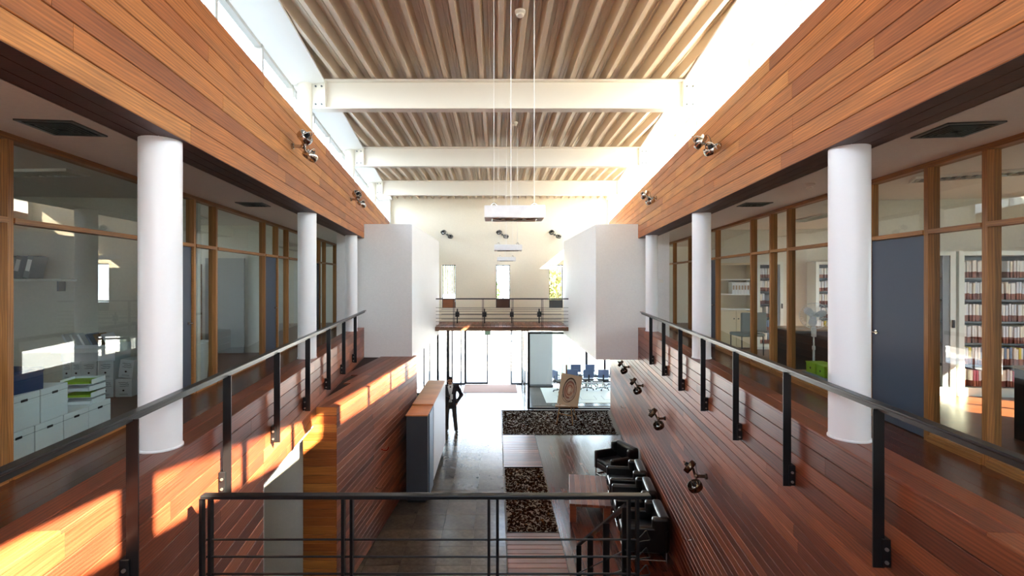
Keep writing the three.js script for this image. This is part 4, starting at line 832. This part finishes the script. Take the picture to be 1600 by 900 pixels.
// ---------------------------------------------------------------- right offices: filing cabinets, files, desks, fan
const fileG = [bx(-0.0125, 0.0125, 0, 0.085, -0.14, 0.14), bx(-0.0125, 0.0125, 0.085, 0.235, -0.135, 0.141)];
const fileTabs = ['#e8e6e1', '#dfe1e2', '#efece4', '#d6d9de', '#ece4d0'].map((c) => std(c, 0.8)), fileOdd = ['#d9c33a', '#7d93ad', '#b8687a'].map((c) => std(c, 0.8));
const fileLow = ['#7c4434', '#8d5340', '#6b3a30', '#9a5d48'].map((c) => std(c, 0.8));
function filingCabinet(sd, oa, ob, dFront, label, shelves, opts = {}) {
  const [x, z] = at(sd, (oa + ob) / 2, S(dFront)), w = ob - oa, H = 2.02, D = 0.42;
  const c = thing('filing_cabinet', label, 'cabinet', [x, Y.gal, z], turnOf(sd), 'filing cabinets');
  part('side', bx(-w / 2, -w / 2 + 0.07, 0, H, -D, 0), M.cabinet, c); part('side', bx(w / 2 - 0.07, w / 2, 0, H, -D, 0), M.cabinet, c);
  part('top', bx(-w / 2 + 0.07, w / 2 - 0.07, H - 0.06, H, -D, 0), M.cabinet, c); part('plinth', bx(-w / 2 + 0.07, w / 2 - 0.07, 0, 0.12, -D, 0), M.cabinet, c);
  part('back', bx(-w / 2 + 0.07, w / 2 - 0.07, 0.12, H - 0.06, -D, -D + 0.015), M.cabinetIn, c);
  part('tambour_door', bx(w / 2 - 0.16, w / 2 - 0.07, 0.12, H - 0.06, -0.03, -0.012), M.frameGrey, c);
  part('handle', rbx(w / 2 - 0.05, w / 2 - 0.02, 0.95, 1.06, 0, 0.02, 0.004, 1), M.dark, c);
  const n = 6, step = (H - 0.18 - 0.02) / n, low = 0.13;
  for (let k = 0; k < n; k++) {
    const y = low + k * step;
    if (k) part('shelf', rbx(-w / 2 + 0.07, w / 2 - 0.07, y - 0.022, y, -D + 0.015, -0.03, 0.004, 1), M.cabinetIn, c);
    if (!shelves) continue;
    let fx = -w / 2 + 0.1; const end = w / 2 - 0.19;
    while (fx < end) {
      if (rnd() < 0.03) { fx += rr(0.04, 0.09); continue; }
      const f = thing('file_folder', opts.label(k), 'file', [0, 0, 0], 0, opts.group);
      const sc = opts.scale ?? 1, odd = k < 2 && rnd() < 0.25;
      part('sleeve', fileG[0], pick(fileLow), f); part('tab', fileG[1], odd ? pick(fileOdd) : pick(fileTabs), f);
      const lx = fx + 0.0125 * sc, lz = -0.19 + rr(-0.015, 0.01), th = turnOf(sd);
      f.position.set(x + lx * Math.cos(th) + lz * Math.sin(th), Y.gal + y + 0.001, z - lx * Math.sin(th) + lz * Math.cos(th)); f.scale.set(sc, rr(0.94, 1.06), 1); f.rotation.set(0, th, rr(-0.015, 0.015));
      fx += 0.033 * sc * rr(1, 1.12);
    }
  }
  return c;
}
const shelfWord = ['bottom', 'second lowest', 'third lowest', 'fourth lowest', 'second highest', 'top'];
filingCabinet(1, 3.56, 4.86, 7.36, 'open grey filing cabinet packed with folders in the nearest right office', true, { group: 'folders in the nearest filing cabinet', label: (k) => `white tabbed folder on the ${shelfWord[k]} shelf of the nearest filing cabinet` });
filingCabinet(1, 2.4, 3.52, 7.36, 'closed grey filing cabinet left of the open one in the nearest right office', false);
filingCabinet(1, 4.9, 5.55, 7.36, 'narrow grey filing cabinet at the window side of the nearest right office', false);
filingCabinet(1, 2.62, 3.2, 11.85, 'slim open filing cabinet in the second right office, beside the cream cupboard', true, { group: 'folders in the slim filing cabinet', scale: 1.5, label: (k) => `folder on the ${shelfWord[k]} shelf of the slim filing cabinet` });
filingCabinet(1, 3.9, 4.75, 11.85, 'open filing cabinet behind the fan in the second right office', true, { group: 'folders in the cabinet behind the fan', scale: 1.5, label: (k) => `folder on the ${shelfWord[k]} shelf of the cabinet behind the fan` });
function desk(sd, o, d, turn, w, dp, label, mat) {
  const [x, z] = at(sd, o, S(d)), t = thing('office_desk', label, 'desk', [x, Y.gal, z], turnOf(sd) + turn);
  part('desktop', rbx(-w / 2, w / 2, 0.715, 0.745, -dp / 2, dp / 2, 0.006, 1), wood('#c9b28c', 0.45), t);
  part('modesty_panel', bx(-w / 2 + 0.03, w / 2 - 0.03, 0.04, 0.715, dp / 2 - 0.05, dp / 2 - 0.03), mat, t);
  for (const k of [-1, 1]) part('side_panel', bx(k * w / 2 - (k > 0 ? 0.04 : 0), k * w / 2 + (k > 0 ? 0 : 0.04), 0, 0.715, -dp / 2 + 0.02, dp / 2 - 0.02), mat, t);
  return t;
}
desk(1, 2.7, 9.35, 0, 1.2, 0.7, 'black fronted desk behind the white fan', M.black);
desk(1, 3.4, 5.05, 0, 1.5, 0.8, 'black fronted desk at the right edge of the picture', M.black);
const officeThing = (sd, o, d, y = 0) => { const [x, z] = at(sd, o, S(d)); return [x, Y.gal + y, z]; };
{
  const p = thing('printer', 'dark grey printer on the desk at the right edge', 'printer', officeThing(1, 3.35, 5.12, 0.746), turnOf(1));
  part('body', rbx(-0.26, 0.26, 0, 0.2, -0.2, 0.2, 0.02), std('#3d444b', 0.5), p); part('paper_tray', bx(-0.2, 0.2, 0.19, 0.2, -0.34, -0.1).rotateX(0.35).translate(0, 0.02, 0), M.bluegrey, p); part('lid', rbx(-0.22, 0.24, 0.2, 0.26, -0.18, 0.12, 0.02), std('#4a5259', 0.5), p);
  const s = thing('paper_stack', 'sheet stack lying on the desk at the right edge', 'papers', officeThing(1, 2.95, 4.85, 0.746), turnOf(1) + 0.2);
  for (let k = 0; k < 5; k++) { const m = part('sheet', bx(-0.15, 0.15, 0, 0.004, -0.105, 0.105), M.paper, s); m.position.y = k * 0.0045; m.rotation.y = rr(-0.1, 0.1); }
  const c = thing('desk_chair', 'dark swivel chair in front of the desk at the right edge', 'chair', officeThing(1, 2.75, 4.15), turnOf(1) + 2.6);
  part('seat', rbx(-0.24, 0.24, 0.43, 0.5, -0.24, 0.24, 0.03), M.black, c); part('backrest', rbx(-0.22, 0.22, 0.58, 0.98, -0.27, -0.21, 0.028), M.black, c); part('back_stem', bx(-0.03, 0.03, 0.42, 0.66, -0.28, -0.25), M.black, c); part('gas_lift', cyl(0.025, 0.03, 0.35, 0, 0.08, 0, 12), M.chrome, c);
  for (let k = 0; k < 5; k++) { const a = k * 1.2566, l = part('leg', flatBar([0, 0.1, 0], [0.28 * Math.cos(a), 0.07, 0.28 * Math.sin(a)], 0.03, 0.03), M.black, c); part('caster', new THREE.SphereGeometry(0.03, 10, 8).translate(0.28 * Math.cos(a), 0.03, 0.28 * Math.sin(a)), M.black, l); }
  // pedestal fan
  const f = thing('pedestal_fan', 'white pedestal fan in the second right office', 'fan', officeThing(1, 2.2, 8.46), turnOf(1) - 0.35);
  part('base', lathe([[0, 0.03], [0.05, 0.03], [0.06, 0.022], [0.2, 0.012], [0.205, 0]], 32), M.fanWhite, f);
  part('pole', [cyl(0.016, 0.016, 0.5, 0, 0.02, 0, 14), cyl(0.011, 0.011, 0.45, 0, 0.4, 0, 14)], M.fanWhite, f);
  part('collar', cyl(0.024, 0.024, 0.06, 0, 0.47, 0, 16), M.fanWhite, f);
  part('control_box', rbx(-0.035, 0.035, 0.68, 0.84, -0.04, 0.04, 0.015), M.fanWhite, f);
  const hd = new THREE.Group(); hd.name = 'fan_head'; hd.position.set(0, 1.03, 0.06); hd.rotation.x = 0.05; f.add(hd);
  part('motor', lathe([[0, 0.06], [0.05, 0.05], [0.06, 0], [0.05, -0.06], [0, -0.07]].reverse(), 24).rotateX(Math.PI / 2).translate(0, 0, -0.08), M.fanWhite, hd);
  part('blade_set', [0, 1, 2].map((k) => { const sh = new THREE.Shape(); sh.moveTo(0.02, -0.02); sh.bezierCurveTo(0.08, -0.09, 0.18, -0.08, 0.18, 0.0); sh.bezierCurveTo(0.17, 0.07, 0.07, 0.06, 0.02, 0.03); return new THREE.ExtrudeGeometry(sh, { depth: 0.004, bevelEnabled: false }).rotateX(0.3).rotateZ(k * 2.094 + 0.4); }), std('#dfe3ea', 0.35), hd);
  part('guard_ring', [new THREE.TorusGeometry(0.21, 0.005, 6, 48), new THREE.TorusGeometry(0.07, 0.004, 6, 32).translate(0, 0, 0.045), new THREE.TorusGeometry(0.15, 0.003, 6, 40).translate(0, 0, 0.03)], M.fanWhite, hd);
  const wires = []; for (let k = 0; k < 30; k++) { const a = k * 0.2094; wires.push(tube([[0.05 * Math.cos(a), 0.05 * Math.sin(a), 0.048], [0.15 * Math.cos(a), 0.15 * Math.sin(a), 0.034], [0.208 * Math.cos(a), 0.208 * Math.sin(a), 0]], 0.0014, 6, 4)); wires.push(tube([[0.05 * Math.cos(a), 0.05 * Math.sin(a), -0.06], [0.16 * Math.cos(a), 0.16 * Math.sin(a), -0.05], [0.208 * Math.cos(a), 0.208 * Math.sin(a), 0]], 0.0014, 6, 4)); }
  const gw = part('guard_wires', wires, M.fanWhite, hd); gw.userData.kind = 'stuff';
  // lime boxes on a grey carton
  const gb = thing('storage_crate', 'blue grey storage crate behind the glass under the lime boxes', 'crate', officeThing(1, 2.08, 7.75), turnOf(1));
  part('shell', [bx(-0.17, 0.17, 0, 0.14, 0.44, 0.46), bx(-0.17, 0.17, 0, 0.14, -0.46, -0.44), bx(-0.17, -0.155, 0, 0.14, -0.44, 0.44), bx(0.155, 0.17, 0, 0.14, -0.44, 0.44), bx(-0.155, 0.155, 0, 0.02, -0.44, 0.44)], M.bluegrey, gb); part('lid', rbx(-0.18, 0.18, 0.14, 0.16, -0.47, 0.47, 0.006, 1), M.bluegrey, gb);
  [[-0.31, 0.06], [0, -0.05], [0.3, 0.04]].forEach(([dz, t], i) => { const b = thing('lime_box', ['lime green file box, nearest of three on the crate', 'lime green file box in the middle of the crate', 'lime green file box at the far end of the crate'][2 - i], 'box', officeThing(1, 2.08, 7.75 + dz, 0.161), turnOf(1) + t, 'lime file boxes'); part('shell', rbx(-0.13, 0.13, 0, 0.16, -0.13, 0.13, 0.008, 1), M.lime, b); part('flap', bx(-0.134, 0.134, 0.15, 0.168, -0.134, 0.134), M.lime, b); part('finger_hole', cyl(0.016, 0.016, 0.004, 0, 0, 0, 14).rotateZ(Math.PI / 2).translate(-0.131, 0.08, 0), M.dark, b); });
  // cream cupboard and chair seen through the glass further along
  const cb = thing('cupboard', 'cream cupboard with open shelves in the second right office', 'cupboard', officeThing(1, 2.18, 11.9), turnOf(1)), cm = std('#d9c6a0', 0.6);
  part('side', bx(-0.4, -0.36, 0, 2.0, -0.38, 0), cm, cb); part('side', bx(0.36, 0.4, 0, 2.0, -0.38, 0), cm, cb); part('top', bx(-0.36, 0.36, 1.96, 2.0, -0.38, 0), cm, cb); part('back', bx(-0.36, 0.36, 0, 1.96, -0.38, -0.365), cm, cb);
  for (const y of [0.9, 1.25, 1.6]) part('shelf', bx(-0.36, 0.36, y, y + 0.025, -0.365, -0.01), M.panel, cb);
  for (const k of [0, 1]) { const d = part('door', bx(-0.355 + k * 0.36, -0.005 + k * 0.36, 0.03, 0.88, -0.02, 0), cm, cb); part('knob', new THREE.SphereGeometry(0.016, 12, 8).translate(k ? 0.05 : -0.05, 0.7, 0.012), M.dark, d); }
  for (let k = 0; k < 6; k++) { const f2 = thing('ring_binder', 'white ring binder on the middle shelf of the cream cupboard', 'binder', officeThing(1, 2.18 - 0.05 + k * 0.065, 12.05, 1.276), turnOf(1), 'binders in the cream cupboard'); part('cover', bx(-0.028, 0.028, 0, 0.27, -0.13, 0.13), M.paper, f2); part('spine_label', bx(-0.018, 0.018, 0.1, 0.2, 0.13, 0.132), M.kraft, f2); }
  const gc = thing('visitor_chair', 'grey fabric chair with broad back in the second right office', 'chair', officeThing(1, 2.1, 11.05), turnOf(1) + 0.2);
  part('seat', rbx(-0.26, 0.26, 0.4, 0.47, -0.24, 0.26, 0.03), M.chairGrey, gc); part('backrest', rbx(-0.28, 0.28, 0.5, 0.92, 0.22, 0.28, 0.028), M.chairGrey, gc);
  for (const [x, z] of [[-0.24, 0.22], [0.24, 0.22], [-0.24, -0.2], [0.24, -0.2]]) part('leg', bar([x, 0, z], [x, 0.42, z], 0.012, 8), M.black, gc);
}
// ---------------------------------------------------------------- left offices: archive boxes, shelf, bin
function scribbleTex(s) {
  const cv = document.createElement('canvas'); cv.width = 128; cv.height = 160; const x = cv.getContext('2d'); let q = s; const r = () => (q = (q * 16807) % 2147483647) / 2147483647;
  x.fillStyle = '#dfe4e5'; x.fillRect(0, 0, 128, 160); x.strokeStyle = '#333a3c'; x.lineWidth = 3;
  for (let l = 0; l < 3; l++) { x.beginPath(); let px = 22 + r() * 20; const y = 30 + l * 16; x.moveTo(px, y); while (px < 95 + r() * 15) { px += 4 + r() * 5; x.lineTo(px, y + (r() - 0.5) * 7); } x.stroke(); }
  x.lineWidth = 1.5; for (let l = 0; l < 2; l++) { x.beginPath(); x.moveTo(30, 136 + l * 8); x.lineTo(100, 136 + l * 8); x.stroke(); }
  const t = new THREE.CanvasTexture(cv); t.colorSpace = THREE.SRGBColorSpace; return std('#ffffff', 0.8, { map: t });
}
const scrib = [11, 57, 233].map(scribbleTex);
function archiveBox(pos, turn, w, h, d, label, tilt = 0, group = 'archive boxes on the floor') {
  const b = thing('archive_box', label, 'box', pos, turn, group); b.rotation.z = tilt;
  part('carton', rbx(-w / 2, w / 2, 0, h, -d, 0, 0.004, 1), M.carton, b);
  part('front_print', new THREE.PlaneGeometry(w * 0.94, h * 0.94).translate(0, h / 2, 0.001), pick(scrib), b);
  part('finger_hole', cyl(0.013, 0.013, 0.003, 0, 0, 0, 16).rotateX(Math.PI / 2).translate(0, h * 0.36, 0.003), M.dark, b);
  return b;
}
{
  const T = turnOf(-1), p = (o, y) => officeThing(-1, o, 7.2, y);
  [[3.2, 0.2, 'first'], [2.98, 0.2, 'second'], [2.76, 0.2, 'third'], [2.53, 0.21, 'fourth']].forEach(([o, w, l]) => archiveBox(p(o, 0), T, w, 0.25, 0.34, `white archive box in the bottom row by the partition, ${l} from the left`));
  [[3.25, 0.11, 'narrow leftmost'], [3.13, 0.11, 'narrow second'], [2.97, 0.2, 'wide third'], [2.76, 0.2, 'wide fourth']].forEach(([o, w, l]) => archiveBox(p(o, 0.251), T, w, 0.25, 0.34, `white archive box in the upper row, ${l}`));
  archiveBox(p(2.51, 0.262), T, 0.18, 0.25, 0.33, 'tilted white archive box at the right end of the upper row', -0.12);
  const s = thing('document_carton', 'large white carton with printed sides on top of the archive boxes', 'box', p(2.98, 0.503), T);
  part('carton', [bx(-0.34, 0.34, 0, 0.01, -0.36, 0), bx(-0.34, 0.34, 0.01, 0.22, -0.01, 0), bx(-0.34, 0.34, 0.01, 0.22, -0.36, -0.35), bx(-0.34, -0.33, 0.01, 0.22, -0.35, -0.01), bx(0.33, 0.34, 0.01, 0.22, -0.35, -0.01)], M.deskWhite, s);
  part('flap', bx(-0.34, 0.34, 0.21, 0.215, 0, 0.1).rotateX(0.5).translate(0, 0.0, 0), M.carton, s);
  for (let k = 0; k < 6; k++) { const m = thing('loose_document', `loose document sticking out of the large white carton`, 'papers', p(2.70 + k * 0.1, 0.6), T, 'loose documents in the carton'); part('sheets', [bx(-0.012, 0.012, -0.06, 0.3, -0.3, -0.05)], pick([M.paper, M.carton, M.kraft, M.bluegrey]), m); m.rotation.z = 0.5; }
  // big cartons along the glass
  for (const [row, n] of [[0, 7], [1, 5]]) for (let k = 0; k < n; k++) {
    const d = 3.5 + k * 0.35 + (row ? 0.06 : 0), b = thing('white_carton', `plain white carton along the left office glass, ${row ? 'upper' : 'lower'} row, ${['first', 'second', 'third', 'fourth', 'fifth', 'sixth', 'seventh'][k]} from the viewer`, 'box', officeThing(-1, 2.0, d, row * 0.311), T + rr(-0.02, 0.02), 'white cartons along the glass');
    part('carton', rbx(-0.17, 0.17, 0, 0.308, -0.17, 0.17, 0.004, 1), M.carton, b); part('lid_seam', bx(-0.172, 0.172, 0.25, 0.253, -0.172, 0.172), M.frameGrey, b);
    part('hand_slot', rbx(0.168, 0.1745, 0.24, 0.262, -0.035, 0.035, 0.003, 1), M.dark, b);
  }
  for (let k = 0; k < 4; k++) { const b = thing('letter_tray', `stacked white letter tray beside the cartons, ${['lowest', 'second', 'third', 'top'][k]}`, 'tray', officeThing(-1, 2.0, 5.6, 0.31 + k * 0.07), T + rr(-0.08, 0.08), 'letter trays'); part('tray', [bx(-0.15, 0.15, 0, 0.006, -0.12, 0.12), bx(-0.15, -0.144, 0.006, 0.05, -0.12, 0.12), bx(0.144, 0.15, 0.006, 0.05, -0.12, 0.12), bx(-0.144, 0.144, 0.006, 0.05, -0.12, -0.114)], M.carton, b); part('sheets', bx(-0.13, 0.13, 0.007, 0.03, -0.1, 0.12), k % 2 ? M.lime : M.paper, b); }
  [['kraft carton lying on the white cartons at the left edge', M.kraft, 4.0, 0.56, 0.25], ['purple blue carton under the kraft one at the left edge', std('#3b3f78', 0.6), 4.05, 0.38, 0.13], ['dark blue folder box on the cartons beside the oak post', std('#2b3f66', 0.6), 4.7, 0.3, 0.2]].forEach(([l, m, d, w, h], i) => { const b = thing('colour_box', l, 'box', officeThing(-1, 2.0, d, 0.622 + (i === 0 ? 0.138 : 0)), T + 0.25 - i * 0.2); part('carton', rbx(-0.15, 0.15, 0, h, -w / 2, w / 2, 0.005, 1), m, b); part('lid', rbx(-0.155, 0.155, h - 0.03, h + 0.004, -w / 2 - 0.005, w / 2 + 0.005, 0.004, 1), m, b); });
  // wall shelf with binders on the partition
  const sh = thing('wall_shelf', 'long wall shelf with binders in the nearest left office', 'shelf', officeThing(-1, 4.2, 7.5, 1.6), T);
  part('board', rbx(-0.85, 0.85, 0, 0.03, -0.05, 0.25, 0.004, 1), M.cabinet, sh); for (const x of [-0.7, 0, 0.7]) part('bracket', bx(x - 0.012, x + 0.012, -0.14, 0, -0.03, 0.1), M.frameGrey, sh);
  for (let k = 0; k < 8; k++) { const lean = k > 4 ? -0.22 : 0, b = thing('ring_binder', `grey ring binder on the left office wall shelf, number ${k + 1} from the left`, 'binder', officeThing(-1, 4.75 - k * 0.14, 7.45, 1.631 + (lean ? 0.012 : 0)), T, 'binders on the wall shelf'); b.rotation.order = 'YXZ'; b.rotation.z = lean; part('cover', rbx(-0.036, 0.036, 0, 0.31, -0.02, 0.24, 0.004, 1), std('#6d7679', 0.6), b); part('spine_label', bx(-0.026, 0.026, 0.1, 0.26, 0.24, 0.242), M.paper, b); }
  // second left office
  const dr = struct('door_' + doorNo++, 'pale grey inner door with a lever handle in the second left office', 'door', officeThing(-1, 2.82, 11.24), T);
  part('leaf', bx(-0.4, 0.4, 0.01, 2.08, 0, 0.045), M.greyDoor, dr); part('handle', [bar([-0.33, 1.02, 0.045], [-0.33, 1.02, 0.1], 0.009), bar([-0.33, 1.02, 0.1], [-0.2, 1.02, 0.1], 0.009)], M.chrome, dr);
  const un = thing('shelf_unit', 'narrow oak shelf unit with stacked paper beside the grey inner door', 'shelf', officeThing(-1, 3.6, 11.1), T);
  for (const x of [-0.28, 0.28]) part('side', bx(x - 0.015, x + 0.015, 0, 1.95, -0.15, 0.15), OAK[1], un); for (const y of [0.1, 0.5, 0.9, 1.3, 1.7]) part('shelf', bx(-0.265, 0.265, y, y + 0.025, -0.15, 0.15), M.panel, un);
  [0.126, 0.526, 0.926, 1.326].forEach((y, i) => { const s2 = thing('paper_stack', `paper stack on the ${['lowest', 'second', 'third', 'fourth'][i]} board of the oak shelf unit`, 'papers', officeThing(-1, 3.6 + (i % 2 ? 0.06 : -0.05), 11.08, y), T + 0.1 * i, 'paper stacks on the oak shelf'); for (let k = 0; k < 4; k++) part('bundle', bx(-0.15, 0.15, k * 0.045, k * 0.045 + 0.042, -0.1, 0.11), k % 2 ? M.paper : M.carton, s2); });
  const bn = thing('waste_bin', 'white flared plastic bin behind the first left office door', 'bin', officeThing(-1, 1.98, 8.05), T); part('shell', lathe([[0, 0.005], [0.15, 0.005], [0.2, 0.62], [0.215, 0.62], [0.215, 0.64], [0.19, 0.64], [0.142, 0.02], [0, 0.02]], 32), M.fanWhite, bn); part('liner_rim', new THREE.TorusGeometry(0.2, 0.008, 8, 32).rotateX(Math.PI / 2).translate(0, 0.645, 0), M.paper, bn);
  const nt = thing('notice_sheet', 'white paper notice on the second left office partition', 'notice', officeThing(-1, 4.3, 11.28, 1.1), T); part('sheet', bx(-0.15, 0.15, 0, 0.42, 0, 0.003), M.paper, nt); part('sticker', bx(-0.08, 0.02, 0.05, 0.13, 0.003, 0.005), M.lime, nt);
}
// ---------------------------------------------------------------- outdoors
{
  const g = struct('floor_outdoor', 'pale paved forecourt outside the entrance', 'ground');
  part('ground', bx(-90, 90, -0.6, -0.32, -110, 60), std('#9c988e', 0.95, { map: stoneTex }), g);
  part('paving', bx(-14, 16, -0.31, -0.03, -48, -23.42), M.paving, g);
  const w = struct('wall_garden', 'low white garden wall across the forecourt', 'wall');
  part('wall', [bx(-14, -3.2, -0.03, 0.85, -38.2, -38), bx(1.5, 16, -0.03, 0.85, -38.2, -38)], M.white, w);
  const leafG = new THREE.PlaneGeometry(0.16, 0.1);
  function tree(x, z, h, r, label, tint) {
    const t = thing('garden_tree', label, 'tree', [x, -0.05, z], 0, 'trees outside');
    part('trunk', [tube([[0, 0, 0], [0.05, h * 0.3, 0.02], [-0.03, h * 0.6, 0], [0.05, h * 0.85, 0.05]], 0.08, 16, 8), tube([[0, h * 0.4, 0], [0.3, h * 0.6, 0.1], [0.55, h * 0.8, 0.1]], 0.04, 12, 6), tube([[0, h * 0.45, 0], [-0.3, h * 0.65, -0.1], [-0.5, h * 0.82, 0]], 0.04, 12, 6)], M.trunk, t);
    const n = 1800, im = new THREE.InstancedMesh(leafG, std('#ffffff', 0.8, { side: THREE.DoubleSide }), n), c = new THREE.Color();
    for (let i = 0; i < n; i++) { const a = rr(0, 6.283), b = Math.acos(rr(-1, 1)), q = r * Math.cbrt(rr(0.25, 1)); im.setMatrixAt(i, new THREE.Matrix4().compose(new THREE.Vector3(q * Math.sin(b) * Math.cos(a), h * 0.8 + q * 0.8 * Math.cos(b), q * Math.sin(b) * Math.sin(a)), new THREE.Quaternion().setFromEuler(new THREE.Euler(rr(0, 6), rr(0, 6), rr(0, 6))), new THREE.Vector3(1, 1, 1).multiplyScalar(rr(0.8, 1.6)))); c.set(pick(tint)); im.setColorAt(i, c); }
    im.name = 'leaves'; im.userData.kind = 'stuff'; t.add(im);
  }
  const tg = ['#5d7d3e', '#6f9048', '#4e6d36', '#86a05a'];
  tree(3.6, -27.0, 5.6, 1.3, 'slender tree outside behind the right slot window', ['#9a8a4e', '#7d8a45', '#b09a5c']);
  tree(-4.6, -27.5, 3.4, 1.3, 'small leafy tree outside the left glazed facade', tg);
  tree(-7.4, -30.5, 4.2, 1.8, 'broad leafy tree further out on the left', tg);
  tree(8.2, -40, 5.0, 2.0, 'leafy tree beyond the forecourt on the right', tg);
  tree(-1.2, -52, 4.4, 1.8, 'distant tree straight beyond the entrance', tg);
}
// ---------------------------------------------------------------- finish
scene.traverse((o) => { if (o.isMesh) { o.castShadow = true; o.receiveShadow = true; } });
renderer.render(scene, camera);
